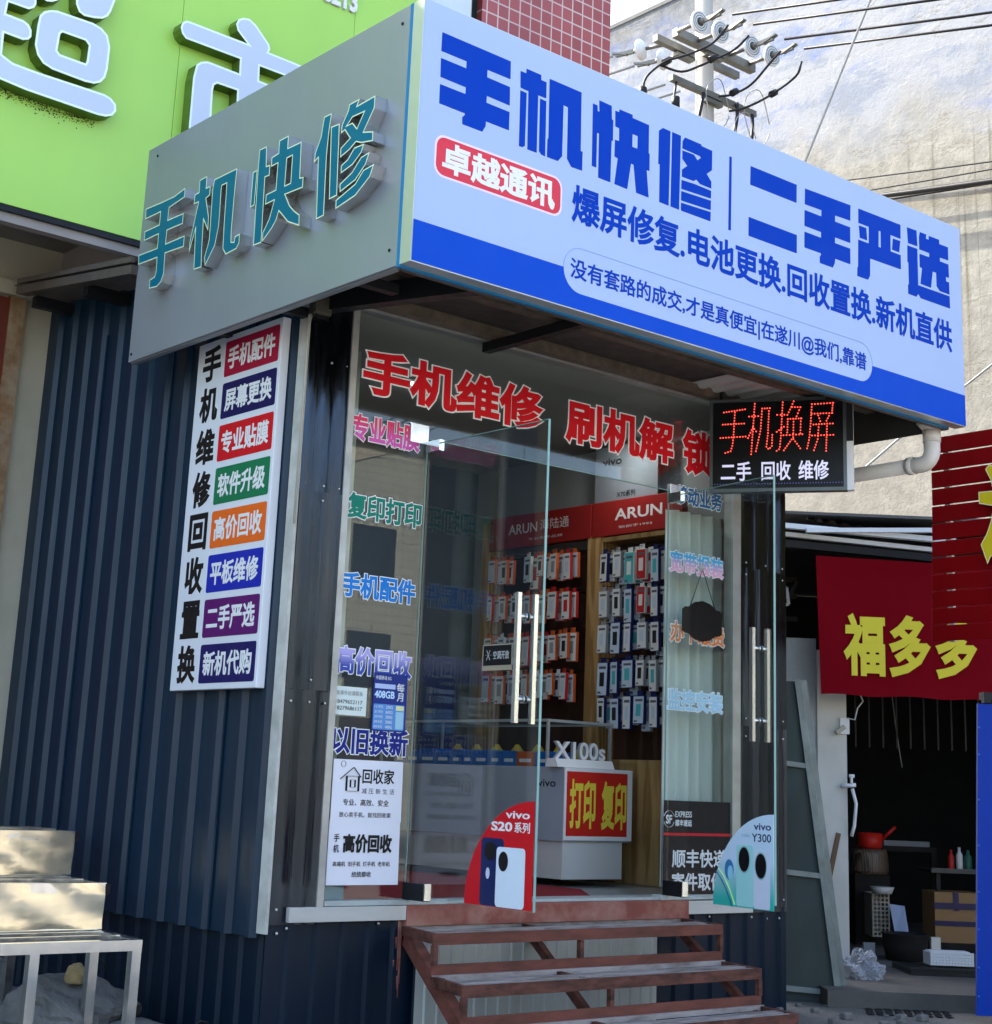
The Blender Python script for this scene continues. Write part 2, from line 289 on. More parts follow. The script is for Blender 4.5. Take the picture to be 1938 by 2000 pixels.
POLYS = {"R":{"shou":[[[[-0.194,4.302],[0.197,4.299],[0.199,4.214],[0.065,4.214],[0.065,4.178],[0.198,4.175],[0.201,4.088],[0.068,4.091],[0.067,4.058],[0.201,4.056],[0.202,3.97],[0.069,3.971],[0.068,3.947],[0.051,3.917],[-0.061,3.917],[-0.063,3.949],[-0.049,3.963],[-0.05,3.971],[-0.191,3.972],[-0.192,4.06],[-0.051,4.06],[-0.051,4.092],[-0.192,4.094],[-0.194,4.181],[-0.053,4.18],[-0.053,4.214],[-0.194,4.214]]]],"ji":[[[[0.257,4.273],[0.291,4.273],[0.292,4.296],[0.38,4.295],[0.382,4.271],[0.414,4.27],[0.415,4.192],[0.366,4.192],[0.369,3.914],[0.314,3.914],[0.308,4.192],[0.26,4.194]]],[[[0.26,4.18],[0.297,4.179],[0.298,3.925],[0.284,3.915],[0.264,3.915]]],[[[0.379,4.178],[0.416,4.178],[0.42,3.912],[0.397,3.914],[0.383,3.927]]],[[[0.433,4.294],[0.632,4.292],[0.637,4.002],[0.649,4.003],[0.649,3.91],[0.581,3.909],[0.554,3.941],[0.551,4.192],[0.522,4.194],[0.523,3.943],[0.498,3.913],[0.432,3.913],[0.432,3.997],[0.437,4.006]]]],"kuai":[[[[0.707,4.261],[0.735,4.261],[0.738,4.234],[0.75,4.232],[0.747,4.29],[0.828,4.288],[0.831,4.221],[0.84,4.218],[0.841,4.115],[0.832,4.114],[0.83,3.905],[0.752,3.906],[0.751,4.125],[0.737,4.124],[0.738,3.952],[0.71,3.952]]],[[[0.853,4.272],[0.879,4.272],[0.88,4.287],[0.967,4.287],[0.968,4.271],[1.079,4.269],[1.08,4.125],[1.087,4.121],[1.087,4.036],[1.068,4.036],[1.085,3.901],[1.001,3.902],[0.981,4.037],[0.963,4.038],[0.941,3.903],[0.857,3.905],[0.876,4.038],[0.854,4.041],[0.855,4.125],[0.882,4.127],[0.881,4.192],[0.855,4.193]],[[0.969,4.19],[1.005,4.19],[1.005,4.125],[0.969,4.124]]]],"xiu":[[[[1.149,4.263],[1.176,4.285],[1.228,4.283],[1.222,3.898],[1.158,3.899],[1.158,4.094],[1.148,4.088]]],[[[1.241,4.284],[1.302,4.283],[1.295,3.897],[1.236,3.898]]],[[[1.332,4.283],[1.449,4.282],[1.45,4.274],[1.529,4.272],[1.528,4.169],[1.489,4.138],[1.524,4.107],[1.524,4.071],[1.442,4.072],[1.416,4.088],[1.396,4.074],[1.313,4.073],[1.313,4.11],[1.351,4.14],[1.315,4.167],[1.315,4.21],[1.396,4.212],[1.422,4.19],[1.448,4.21],[1.441,4.218],[1.314,4.221],[1.316,4.261]]],[[[1.311,4.055],[1.402,4.06],[1.523,4.058],[1.522,4.018],[1.31,4.009]]],[[[1.31,3.997],[1.522,4.006],[1.521,3.957],[1.309,3.949]]],[[[1.31,3.937],[1.521,3.946],[1.519,3.898],[1.309,3.897]]]],"bar":[[[[1.658,4.282],[1.675,4.282],[1.67,3.89],[1.652,3.889]]]],"er":[[[[1.82,4.277],[2.185,4.279],[2.182,4.178],[1.817,4.176]]],[[[1.805,3.998],[2.183,4.0],[2.181,3.9],[1.804,3.898]]]],"shou2":[[[[2.254,4.278],[2.639,4.29],[2.635,4.201],[2.503,4.196],[2.503,4.16],[2.633,4.162],[2.632,4.073],[2.501,4.071],[2.499,4.038],[2.631,4.04],[2.63,3.952],[2.5,3.951],[2.496,3.925],[2.479,3.896],[2.371,3.895],[2.371,3.931],[2.383,3.942],[2.381,3.951],[2.245,3.949],[2.247,4.036],[2.383,4.037],[2.385,4.07],[2.247,4.069],[2.249,4.157],[2.388,4.158],[2.39,4.194],[2.251,4.19]]]],"yan":[[[[2.709,4.291],[3.09,4.298],[3.087,4.215],[2.994,4.214],[2.992,4.117],[3.085,4.118],[3.084,4.035],[2.805,4.029],[2.802,3.93],[2.783,3.902],[2.69,3.901],[2.692,3.949],[2.699,3.958],[2.703,4.111],[2.796,4.112],[2.799,4.21],[2.707,4.208]],[[2.886,4.211],[2.906,4.211],[2.904,4.115],[2.883,4.115]]],[[[2.711,4.194],[2.775,4.195],[2.782,4.126],[2.717,4.126]]],[[[3.017,4.198],[3.084,4.201],[3.072,4.132],[3.007,4.131]]]],"xuan":[[[[3.151,4.3],[3.241,4.304],[3.245,4.212],[3.158,4.209]]],[[[3.151,4.193],[3.244,4.196],[3.243,3.981],[3.546,3.986],[3.547,3.914],[3.265,3.91],[3.243,3.931],[3.224,3.909],[3.148,3.909],[3.148,3.959],[3.157,3.969],[3.157,4.093],[3.148,4.095]]],[[[3.273,4.304],[3.334,4.305],[3.329,4.279],[3.357,4.279],[3.359,4.303],[3.458,4.306],[3.459,4.28],[3.545,4.282],[3.544,4.203],[3.46,4.199],[3.461,4.176],[3.544,4.177],[3.546,4.098],[3.515,4.097],[3.517,4.069],[3.545,4.069],[3.546,3.997],[3.452,3.996],[3.422,4.019],[3.422,4.098],[3.387,4.097],[3.366,3.995],[3.267,3.995],[3.287,4.093],[3.264,4.093],[3.265,4.172],[3.358,4.175],[3.36,4.2],[3.264,4.199],[3.264,4.269]]]]},"S":{"shou":[[[[-1.089,4.038],[-0.907,4.03],[-0.784,4.028],[-0.679,4.045],[-0.674,3.993],[-0.829,3.976],[-0.831,3.911],[-0.672,3.907],[-0.669,3.849],[-0.83,3.853],[-0.831,3.782],[-0.639,3.779],[-0.638,3.719],[-0.827,3.729],[-0.821,3.624],[-0.843,3.579],[-0.883,3.562],[-0.966,3.57],[-0.968,3.619],[-0.919,3.624],[-0.908,3.647],[-0.913,3.725],[-1.113,3.733],[-1.118,3.788],[-0.92,3.78],[-0.921,3.855],[-1.073,3.855],[-1.077,3.909],[-0.922,3.908],[-0.921,3.976],[-1.083,3.977]]]],"ji":[[[[-0.535,4.047],[-0.462,4.048],[-0.46,3.986],[-0.42,3.984],[-0.418,3.935],[-0.453,3.927],[-0.41,3.821],[-0.405,3.744],[-0.458,3.813],[-0.45,3.66],[-0.44,3.566],[-0.515,3.569],[-0.534,3.782],[-0.578,3.671],[-0.58,3.732],[-0.529,3.927],[-0.573,3.927],[-0.572,3.98],[-0.532,3.981]]],[[[-0.386,4.01],[-0.174,4.009],[-0.177,3.899],[-0.178,3.688],[-0.172,3.632],[-0.146,3.626],[-0.142,3.652],[-0.098,3.656],[-0.096,3.608],[-0.119,3.584],[-0.215,3.578],[-0.248,3.615],[-0.256,3.738],[-0.262,3.923],[-0.264,3.955],[-0.307,3.955],[-0.309,3.935],[-0.302,3.749],[-0.325,3.651],[-0.406,3.564],[-0.419,3.61],[-0.388,3.694],[-0.397,3.959]]]],"kuai":[[[[-0.022,3.946],[0.016,3.946],[0.015,3.769],[-0.023,3.766]]],[[[0.021,4.048],[0.085,4.046],[0.096,3.943],[0.129,3.94],[0.129,3.886],[0.092,3.888],[0.104,3.561],[0.033,3.563],[0.02,3.945]]],[[[0.193,4.043],[0.273,4.045],[0.274,3.982],[0.387,3.981],[0.396,3.802],[0.425,3.798],[0.425,3.746],[0.282,3.751],[0.326,3.687],[0.366,3.652],[0.415,3.619],[0.419,3.564],[0.319,3.608],[0.237,3.681],[0.218,3.64],[0.185,3.61],[0.111,3.563],[0.108,3.608],[0.156,3.664],[0.187,3.747],[0.112,3.746],[0.112,3.797],[0.195,3.798],[0.194,3.929],[0.139,3.927],[0.136,3.975],[0.194,3.98]],[[0.273,3.931],[0.316,3.932],[0.318,3.798],[0.272,3.798]]]],"xiu":[[[[0.56,4.048],[0.621,4.048],[0.61,3.968],[0.603,3.847],[0.613,3.564],[0.553,3.561],[0.534,3.858],[0.502,3.843],[0.507,3.891],[0.544,3.955]]],[[[0.622,3.981],[0.689,3.977],[0.706,3.633],[0.645,3.63]]],[[[0.754,4.047],[0.834,4.05],[0.818,4.021],[0.951,4.027],[0.95,3.969],[0.88,3.88],[0.951,3.861],[0.953,3.815],[0.866,3.831],[0.826,3.848],[0.777,3.825],[0.711,3.808],[0.709,3.853],[0.776,3.881],[0.733,3.931],[0.705,3.923],[0.707,3.964],[0.75,4.02]],[[0.787,3.976],[0.871,3.974],[0.826,3.913],[0.79,3.95],[0.751,3.95]]],[[[0.816,3.825],[0.889,3.822],[0.871,3.785],[0.811,3.747],[0.723,3.73],[0.722,3.768],[0.769,3.783]]],[[[0.873,3.765],[0.935,3.771],[0.909,3.719],[0.839,3.667],[0.726,3.642],[0.721,3.682],[0.809,3.712]]],[[[0.896,3.699],[0.973,3.705],[0.947,3.653],[0.846,3.594],[0.701,3.571],[0.699,3.613],[0.84,3.651]]]]},"G":{"shi":[[[[0.094,5.495],[0.101,5.532],[0.129,5.555],[0.157,5.557],[0.555,5.554],[0.48,5.614],[0.465,5.653],[0.478,5.69],[0.511,5.713],[0.557,5.722],[0.606,5.698],[0.71,5.603],[0.721,5.574],[0.711,5.549],[1.118,5.538],[1.12,5.432],[0.656,5.436],[0.659,5.34],[0.974,5.329],[1.045,5.285],[1.037,5.008],[0.89,4.964],[0.881,5.205],[0.667,5.218],[0.685,4.69],[0.53,4.698],[0.512,5.226],[0.373,5.225],[0.352,5.208],[0.347,5.172],[0.352,4.999],[0.36,4.777],[0.213,4.759],[0.209,4.881],[0.207,5.209],[0.221,5.298],[0.251,5.327],[0.294,5.345],[0.516,5.34],[0.513,5.436],[0.135,5.438],[0.108,5.46]]]],"chao":[[[[-0.778,5.258],[-0.754,5.291],[-0.721,5.311],[-0.679,5.323],[-0.458,5.326],[-0.403,5.313],[-0.362,5.282],[-0.339,5.216],[-0.34,5.076],[-0.35,5.02],[-0.375,4.983],[-0.414,4.962],[-0.47,4.956],[-0.669,4.964],[-0.726,4.981],[-0.765,5.019],[-0.786,5.075],[-0.784,5.196]],[[-0.646,5.189],[-0.634,5.204],[-0.493,5.203],[-0.47,5.182],[-0.472,5.084],[-0.478,5.066],[-0.634,5.069],[-0.652,5.086]]],[[[-1.112,5.305],[-0.816,5.417],[-0.804,5.317],[-0.816,5.288],[-0.845,5.269],[-0.964,5.269],[-0.969,5.198],[-0.867,5.194],[-0.835,5.181],[-0.814,5.153],[-0.811,5.114],[-0.824,5.092],[-0.857,5.078],[-0.966,5.081],[-0.964,4.954],[-0.896,4.926],[-0.742,4.92],[-0.344,4.921],[-0.301,4.91],[-0.267,4.881],[-0.261,4.842],[-0.282,4.807],[-0.321,4.789],[-0.37,4.783],[-0.804,4.793],[-0.958,4.808],[-1.11,4.838]]],[[[-0.585,5.505],[-0.574,5.402],[-0.551,5.362],[-0.517,5.349],[-0.457,5.357],[-0.405,5.372],[-0.375,5.397],[-0.358,5.433],[-0.338,5.515],[-0.334,5.6]]],[[[-0.801,5.423],[-0.778,5.363],[-0.746,5.355],[-0.715,5.364],[-0.667,5.396],[-0.649,5.481]]]]},"L":[[[0.08,3.317],[0.203,3.332]],[[0.074,3.245],[0.198,3.248]],[[0.061,3.166],[0.206,3.171]],[[0.144,3.315],[0.136,3.174],[0.131,3.123],[0.12,3.086],[0.089,3.077]],[[0.226,3.288],[0.279,3.289]],[[0.259,3.363],[0.238,3.066]],[[0.248,3.223],[0.22,3.161]],[[0.256,3.214],[0.267,3.199]],[[0.301,3.333],[0.292,3.204],[0.265,3.083]],[[0.301,3.333],[0.345,3.334]],[[0.34,3.317],[0.334,3.186],[0.325,3.107],[0.339,3.092],[0.356,3.111],[0.359,3.177]],[[0.387,3.293],[0.428,3.293]],[[0.419,3.366],[0.407,3.161],[0.4,3.093],[0.383,3.082]],[[0.384,3.193],[0.425,3.222]],[[0.481,3.37],[0.467,3.336],[0.445,3.291]],[[0.472,3.336],[0.519,3.334]],[[0.519,3.334],[0.497,3.281]],[[0.447,3.267],[0.524,3.268]],[[0.447,3.267],[0.444,3.188]],[[0.521,3.268],[0.518,3.181]],[[0.48,3.267],[0.478,3.182]],[[0.422,3.172],[0.529,3.175]],[[0.477,3.159],[0.424,3.084]],[[0.479,3.148],[0.517,3.093]],[[0.584,3.349],[0.704,3.353]],[[0.702,3.353],[0.696,3.294]],[[0.584,3.349],[0.575,3.224],[0.567,3.145],[0.555,3.092]],[[0.582,3.293],[0.698,3.294]],[[0.62,3.282],[0.63,3.248]],[[0.679,3.278],[0.665,3.25]],[[0.592,3.23],[0.7,3.233]],[[0.583,3.166],[0.702,3.167]],[[0.622,3.23],[0.615,3.144],[0.593,3.08]],[[0.668,3.233],[0.661,3.075]]]}

# ================================================================== materials
m_siding = P('siding_blue', (.0027, .0185, .040), .37, .0, .4, 3, .06, 7, spec=.33, dirt=.45, dcol=(.004, .015, .030), ds=1.2, stretch=(3, 3, .25))
m_skirt = P('skirt_navy', (.001, .009, .022), .42, .0, .3, 4, .05, 9, spec=.22, dirt=.3, dcol=(.006, .011, .017), ds=1.5, stretch=(3, 3, .4))
m_clad = P('cladding_dark', (.030, .038, .052), .16, .95, .4, 5, .40, 5, stretch=(4, 4, .3))
m_trim = P('trim_white', (.50, .50, .46), .6, 0, .15, 8, .2, 60, dirt=.55, dcol=(.17, .15, .12), ds=6)
m_frame = P('frame_aluminium', (.42, .42, .40), .4, .5, .15, 10, dirt=.4, dcol=(.16, .13, .09), ds=7)
m_sill = P('sill_grey', (.50, .50, .47), .5, .1, .1, 6, .05, 60, dirt=.5, dcol=(.25, .23, .20), ds=3, stretch=(.4, 1, 3))
m_red = P('red_oxide', (.155, .052, .037), .6, 0, .45, 14, .2, 50, dirt=.8, dcol=(.055, .024, .018), ds=9, stretch=(.5, 1, 2))
m_redsill = P('red_oxide_sill', (.24, .072, .055), .5, 0, .3, 7, .1, 40, dirt=.6, dcol=(.42, .27, .21), ds=7)
m_rust = P('rusty_red', (.125, .048, .034), .65, .0, .5, 18, .3, 60, dirt=1.0, dcol=(.012, .008, .006), ds=13, stretch=(.6, 1, 2))
m_rustlight = P('worn_and_lit_steel', (.36, .325, .31), .5, .2, .4, 12, .2, 60, dirt=.9, dcol=(.05, .03, .025), ds=8, stretch=(.5, 2, 2))
m_dark = P('dark_steel', (.014, .015, .017), .5, .3, .3, 8)
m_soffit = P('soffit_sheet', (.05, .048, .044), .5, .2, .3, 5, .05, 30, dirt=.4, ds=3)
m_purlin = P('purlin_rust', (.13, .10, .075), .6, .2, .5, 25, .3, 90, dirt=.7, dcol=(.02, .017, .013), ds=9)
m_silver = P('silver_edge', (.55, .56, .55), .3, .6, .06, 10)
m_film = FLAT('blue_film', (.010, .16, .36), .35)
m_panel = P('brushed_panel', (.27, .295, .325), .40, .35, .08, 1.2, spec=.3, dirt=.45, dcol=(.22, .21, .27), ds=.9, stretch=(1, 1, .5))
m_signwhite = P('sign_fabric', (.36, .455, .67), .6, 0, .04, 1.5, .10, 3, spec=.15, dirt=.12, dcol=(.30, .37, .52), ds=1.5)
m_signblue = P('sign_blue', (.0, .040, .37), .6, 0, .06, 3, .02, 9, spec=.08)
m_signband = P('sign_band_blue', (.002, .060, .46), .55, 0, .06, 3, .05, 7, spec=.10)
m_signred = P('sign_red', (.62, .035, .06), .5, 0, .06, 5)
m_letter = P('letter_blue', (.0, .125, .20), .45, 0, .08, 4, spec=.15)
m_letter_rim = FLAT('letter_rim', (.62, .72, .50), .4)
m_steel = P('stainless', (.62, .62, .60), .18, .92, .08, 5, .03, 6)
m_steel_warm = P('stainless_sheet', (.88, .78, .58), .2, .85, .08, 2, .16, 3)
m_white = P('white_paint', (.72, .72, .72), .45, 0, .04, 6)
m_whitebox = P('white_box', (.66, .68, .72), .4, 0, .05, 5, dirt=.12, dcol=(.45, .44, .42), ds=3)
m_black = FLAT('black_paint', (.006, .006, .007), .45)
m_glass = GLASS('window_glass', (.95, .975, .965), 1.45, .6, .035)
m_door = GLASS('door_glass', (.93, .96, .955), 1.5, .8, .042)
m_counterglass = GLASS('counter_glass', (.94, .965, .97), 1.4, .6, .02)
m_glassedge = P('glass_edge', (.22, .38, .35), .15, 0, .1, 10)
m_curtain = P('curtain_cloth', (.60, .64, .60), .8, 0, .06, 8)
m_ceiling = P('shop_ceiling', (.28, .28, .25), .8, 0, .1, 3)
m_iwall = P('shop_wall', (.035, .05, .085), .7, 0, .2, 3)
m_iwall2 = P('shop_wall_grey', (.22, .23, .22), .7, 0, .1, 3)
m_floor = P('shop_floor', (.20, .22, .22), .3, 0, .15, 3, dirt=.4, ds=3)
m_carpet = P('red_carpet', (.22, .016, .022), .95, 0, .2, 40, .3, 200)
def woodmat(name, c0, c1, sc=3.):
    b = NB(name); v = b.co((sc, sc, .35)); w = b.n('ShaderNodeTexWave'); w.inputs['Scale'].default_value = 3.2
    w.inputs['Distortion'].default_value = 9; w.inputs['Detail'].default_value = 3; b.l(v, w.inputs['Vector'])
    b.bsdf(b.ramp(w.outputs['Fac'], [(.1, c0), (.9, c1)]), .5); MATS[name] = b.m; return b.m
m_wood = woodmat('pine_wood', (.24, .13, .045), (.40, .25, .10))
m_woodd = P('dark_wood', (.045, .022, .014), .6, 0, .3, 6)

def corrugate(b, fr, L, v0, v1, pitch, top, sl, dep, mi=0, ph=0.):
    pts = [(0, 0)]; s = ph
    while s < L:
        for ds, d in ((pitch - top - 2 * sl, 0), (pitch - top - sl, dep), (pitch - sl, dep), (pitch, 0)):
            if 0 < s + ds < L: pts.append((s + ds, d))
        s += pitch
    pts.append((L, 0))
    lo = [b.bm.verts.new(fr.p(s, v0, d)) for s, d in pts]; hi = [b.bm.verts.new(fr.p(s, v1(s) if callable(v1) else v1, d)) for s, d in pts]
    for i in range(len(pts) - 1):
        f = b.bm.faces.new((lo[i], lo[i + 1], hi[i + 1], hi[i])); f.material_index = mi
def screws(b, fr, pts, r=.006, mi=1):
    for u, v in pts:
        b.lathe([(r, -.001), (r, .003), (r * .5, .006)], fr.p(u, v), q=fr.n.to_track_quat('Z', 'Y').to_matrix(), seg=8, mi=mi)

# ================================================================== the phone shop
shop = thing('phone_shop', 'small phone repair shop with navy corrugated side wall, glass front and open glass doors', 'shop', (0, 0, 0))
ZS = lambda u: 3.60 + .14 * max(0, u)          # the lean-to roof rises towards the back
b = B(); fr = Fr((0, 2.95, 0), (0, -1, 0), (0, 0, 1), (-1, 0, 0))
corrugate(b, fr, 2.885, .475, lambda s: 3.62 + .12 * (2.95 - s), .205, .035, .018, .028)
for k in (3, 7, 11): b.bar(fr.p(.205 * k + .205 + .012, .478, .006), fr.p(.205 * k + .217, 3.62, .006), .008, .012)
random.seed(3)
screws(b, fr, [(.205 * k + .16, z) for k in range(0, 14, 2) for z in (.62, 1.42, 2.2, 3.0)], .005)
b.ob('side_wall', [m_siding, m_silver], shop, norm=False)
b = B(); corrugate(b, Fr((.035, 2.95, 0), (0, -1, 0), (0, 0, 1), (-1, 0, 0)), 2.94, -.02, .56, .16, .03, .015, .018)
b.ob('side_skirt', m_skirt, shop, norm=False)
b = B(); b.box(-.012, .004, -.006, .064, .497, 3.42); b.ob('corner_trim', m_trim, shop)
# front cladding, folded dark mirror sheet in two lengths
def cladding(x0, x1, name):
    b = B(); rnd = random.Random(int(x0 * 100) + 5)
    for z0, z1, w in ((.535, 1.56, .0), (1.555, 2.47, .004), (2.465, 3.45, .0)):
        n = max(4, int((x1 - x0) / .05)); rows = 9
        offs = [rnd.choice((0, .012, .012, .02, .004)) for _ in range(n * 2 + 1)]
        g = []
        for r_ in range(rows + 1):
            z = z0 + (z1 - z0) * r_ / rows
            g.append([b.bm.verts.new((x0 + (x1 - x0) * k / (n * 2), -w - offs[k] - rnd.uniform(0, .0035), z)) for k in range(n * 2 + 1)])
        for r_ in range(rows):
            for k in range(n * 2):
                b.bm.faces.new((g[r_][k], g[r_][k + 1], g[r_ + 1][k + 1], g[r_ + 1][k])).smooth = True
    screws(b, FRONT(-.014), [(x0 + (x1 - x0) * f, z) for f in (.12, .55, .92) for z in (.6, 1.5, 1.6, 2.43, 2.5, 3.1)], .006)
    b.ob(name, [m_clad, m_silver], shop, norm=False)
cladding(.006, .238, 'front_cladding')
cladding(3.09, 3.50, 'front_cladding')
b = B(); b.box(3.47, 3.505, 0, 2.95, 0, 3.6); b.ob('end_wall', m_skirt, shop)
# lower front
b = B(); f0 = FRONT(.004); corrugate(b, f0, 3.50, -.02, .56, .145, .022, .012, .018)
screws(b, FRONT(-.004), [(.05, .50), (.10, .52), (.27, .525), (.42, .53), (.60, .53), (2.85, .52), (3.02, .52), (3.2, .51), (3.33, .5), (3.44, .5)], .007)
b.ob('front_skirt', [m_skirt, m_silver], shop, norm=False)
for a in ((.092, .7366, .545, .609), (2.652, 3.18, .537, .606)): b = B(); b.box(a[0], a[1], -.035, .05, a[2], a[3], .002); b.ob('white_sill', m_sill, shop)
b = B(); b.box(.737, 2.65, -.04, .06, .517, .611, .003); b.ob('red_sill', m_redsill, shop)
b = B(); b.box(.76, 2.60, -.005, .15, .6112, .626, .002)
b.box(.28, .98, -.03, .045, .6115, .634, .002); b.box(2.45, 2.98, -.025, .045, .6115, .637, .002); b.ob('threshold', P('threshold_stone', (.40, .45, .44), .4, 0, .15, 9, .05, 40, dirt=.5, dcol=(.25, .2, .13), ds=8), shop)
# window frame
b = B(); b.box(.240, .277, -.022, .05, .609, 3.43); b.box(3.02, 3.088, -.02, .05, .609, 3.43); b.box(.277, 3.02, -.01, .05, 3.412, 3.43); b.ob('window_frame', m_frame, shop)
b = B(); b.box(.278, .745, -.004, .004, .636, 2.835); b.ob('window_pane', m_glass, shop, 'fixed glass pane left of the doorway')
b = B(); b.box(2.492, 3.019, -.004, .004, .638, 2.835); b.ob('window_pane', m_glass, shop, 'fixed glass pane right of the doorway')
b = B(); b.box(.278, 1.39, -.004, .004, 2.8365, 3.411); b.box(1.394, 2.488, -.004, .004, 2.8365, 3.411); b.box(2.492, 3.019, -.004, .004, 2.8365, 3.411); b.ob('transom_pane', m_glass, shop)
b = B(); b.box(.7458, .7478, -.005, .005, .636, 2.835); b.box(2.489, 2.4912, -.005, .005, .638, 2.835); b.box(.748, 2.489, -.005, .005, 2.832, 2.8358); b.ob('glass_edge', m_glassedge, shop)
for a in ((.63, .745, 2.80, 2.90), (2.4915, 2.58, 2.79, 2.875)): b = B(); b.box(a[0], a[1], -.014, .014, a[2], a[3], .003); b.ob('pivot_fitting', m_steel, shop)
# doors
def door(piv, u, L, label):
    u = Vector((u[0], u[1], 0)).normalized(); n = Vector((u.y, -u.x, 0))
    d = thing('glass_door', None, None); d.parent = shop; d['label'] = label
    f = Fr((piv[0], piv[1], 0), u, (0, 0, 1), n)
    def bx(u0, u1, v0, v1, w0, w1, bb):
        vs = [f.p(a, c, w) for a in (u0, u1) for c in (v0, v1) for w in (w0, w1)]
        vv = [bb.bm.verts.new(q) for q in vs]
        for q in ((0, 1, 3, 2), (4, 6, 7, 5), (0, 4, 5, 1), (2, 3, 7, 6), (0, 2, 6, 4), (1, 5, 7, 3)): bb.bm.faces.new([vv[i] for i in q])
    bb = B(); bx(.012, L - .003, .648, 2.798, -.005, .005, bb); bb.ob('door_pane', m_door, d)
    bb = B(); bx(L - .003, L, .648, 2.798, -.006, .006, bb); bx(.01, L, 2.798, 2.801, -.006, .006, bb); bb.ob('pane_edge', m_glassedge, d)
    bb = B(); bx(-.005, .165, .636, .712, -.016, .016, bb); bb.ob('patch_fitting', m_dark, d)
    bb = B(); bx(.158, .166, .640, .714, -.018, .018, bb); bb.ob('patch_cover', m_steel, d)
    bb = B(); bx(.0, .11, 2.76, 2.815, -.015, .015, bb); bb.ob('top_patch', m_steel, d)
    for sgn in (-1, 1):
        bb = B()
        bb.bar(f.p(L - .115, 1.435, sgn * .05), f.p(L - .115, 2.01, sgn * .05), .022)
        for z in (1.54, 1.905): bb.tube([f.p(L - .115, z, sgn * .006), f.p(L - .115, z, sgn * .045)], .011, 10); bb.tube([f.p(L - .115, z, sgn * .006), f.p(L - .115, z, sgn * .012)], .019, 12)
        bb.ob('handle', m_steel, d)
    return d, f
dl, FDL = door((.745, -.01), (0, -1), .90, 'left glass door standing wide open with a red quarter-round sticker')
dr, FDR = door((2.495, -.01), (-.138, -.990), .865, 'right glass door standing open with a pale teal quarter-round sticker')
# canopy
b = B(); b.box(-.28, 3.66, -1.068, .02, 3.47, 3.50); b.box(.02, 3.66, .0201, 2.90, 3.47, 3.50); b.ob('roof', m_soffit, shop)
for y in (-1.04, -.55, -.08): b = B(); b.box(-.26, 3.64, y - .03, y + .03, 3.41, 3.468); b.ob('purlin', m_purlin, shop)
for a in ((-1.072, -1.046, 3.236, 3.4095), (-.93, -.86, 3.33, 3.40)): b = B(); b.box(-.26, 3.64, *a); b.ob('fascia_rail', m_purlin, shop)
for a in (((.075, .0, 3.395), (.20, -1.04, 3.30), .07, .10), ((1.1, .0, 3.38), (1.1, -1.04, 3.38), .05), ((3.1, .0, 3.38), (3.1, -1.04, 3.38), .05)): b = B(); b.bar(*a); b.ob('bracket', m_dark, shop)
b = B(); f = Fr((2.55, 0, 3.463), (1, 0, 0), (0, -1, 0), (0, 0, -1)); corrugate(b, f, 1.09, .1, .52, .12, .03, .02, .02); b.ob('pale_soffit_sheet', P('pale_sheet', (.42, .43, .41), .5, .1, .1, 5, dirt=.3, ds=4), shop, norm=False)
b = B(); b.box(3.655, 3.668, -1.07, .3, 3.24, 4.43); b.ob('canopy_end', m_soffit, shop)
# lean-to eave behind the side sign
b = B()
b.bar((-.30, 1.24, 3.745), (-.30, 2.72, 3.95), .075, .05); b.bar((-.33, 1.24, 3.80), (-.33, 2.72, 4.005), .02, .03); b.ob('gutter', P('gutter_brown', (.13, .11, .095), .45, .3, .3, 5, dirt=.4, ds=4), shop)
b = B(); b.quad((-.30, 1.1, 3.78), (-.30, 2.94, 4.03), (.2, 2.94, 3.99), (.2, 1.1, 3.74)); b.ob('eave_sheet', P('eave_sheet_mat', (.22, .20, .19), .5, .1, .2, 5, dirt=.4, ds=3), shop)
for y, z in ((2.60, 3.87), (1.91, 3.79), (1.25, 3.70)): b = B(); b.box(-.27, .02, y - .03, y + .03, z - .035, z + .03); b.ob('rafter', m_dark, shop)
for y in (.6, 0.02, -.6): b = B(); b.box(-.27, .06, y - .025, y + .025, 3.30, 3.345); b.ob('side_bracket', m_dark, shop)
# interior shell
b = B(); b.box(.04, 3.46, .05, 2.90, .56, .618); b.ob('floor', m_floor, shop)
b = B(); b.box(.04, 3.46, 2.84, 2.90, .618, 3.46); b.ob('back_wall', m_iwall, shop)
b = B(); b.box(3.42, 3.468, .06, 2.839, .619, 3.46); b.ob('inner_wall', m_iwall2, shop)
b = B(); b.box(.041, .075, .06, 2.839, .619, 3.46); b.ob('inner_wall', m_iwall2, shop)
b = B(); b.box(.076, 3.419, .052, 2.838, 3.425, 3.455); b.ob('ceiling', m_ceiling, shop)
# a grey service duct inside, left of the counter
b = B(); b.box(.95, 1.07, 2.30, 2.45, .62, 3.2); b.box(1.07, 1.12, 2.36, 2.40, .62, 3.2); b.ob('inner_partition', P('partition_grey', (.20, .22, .22), .5), shop)

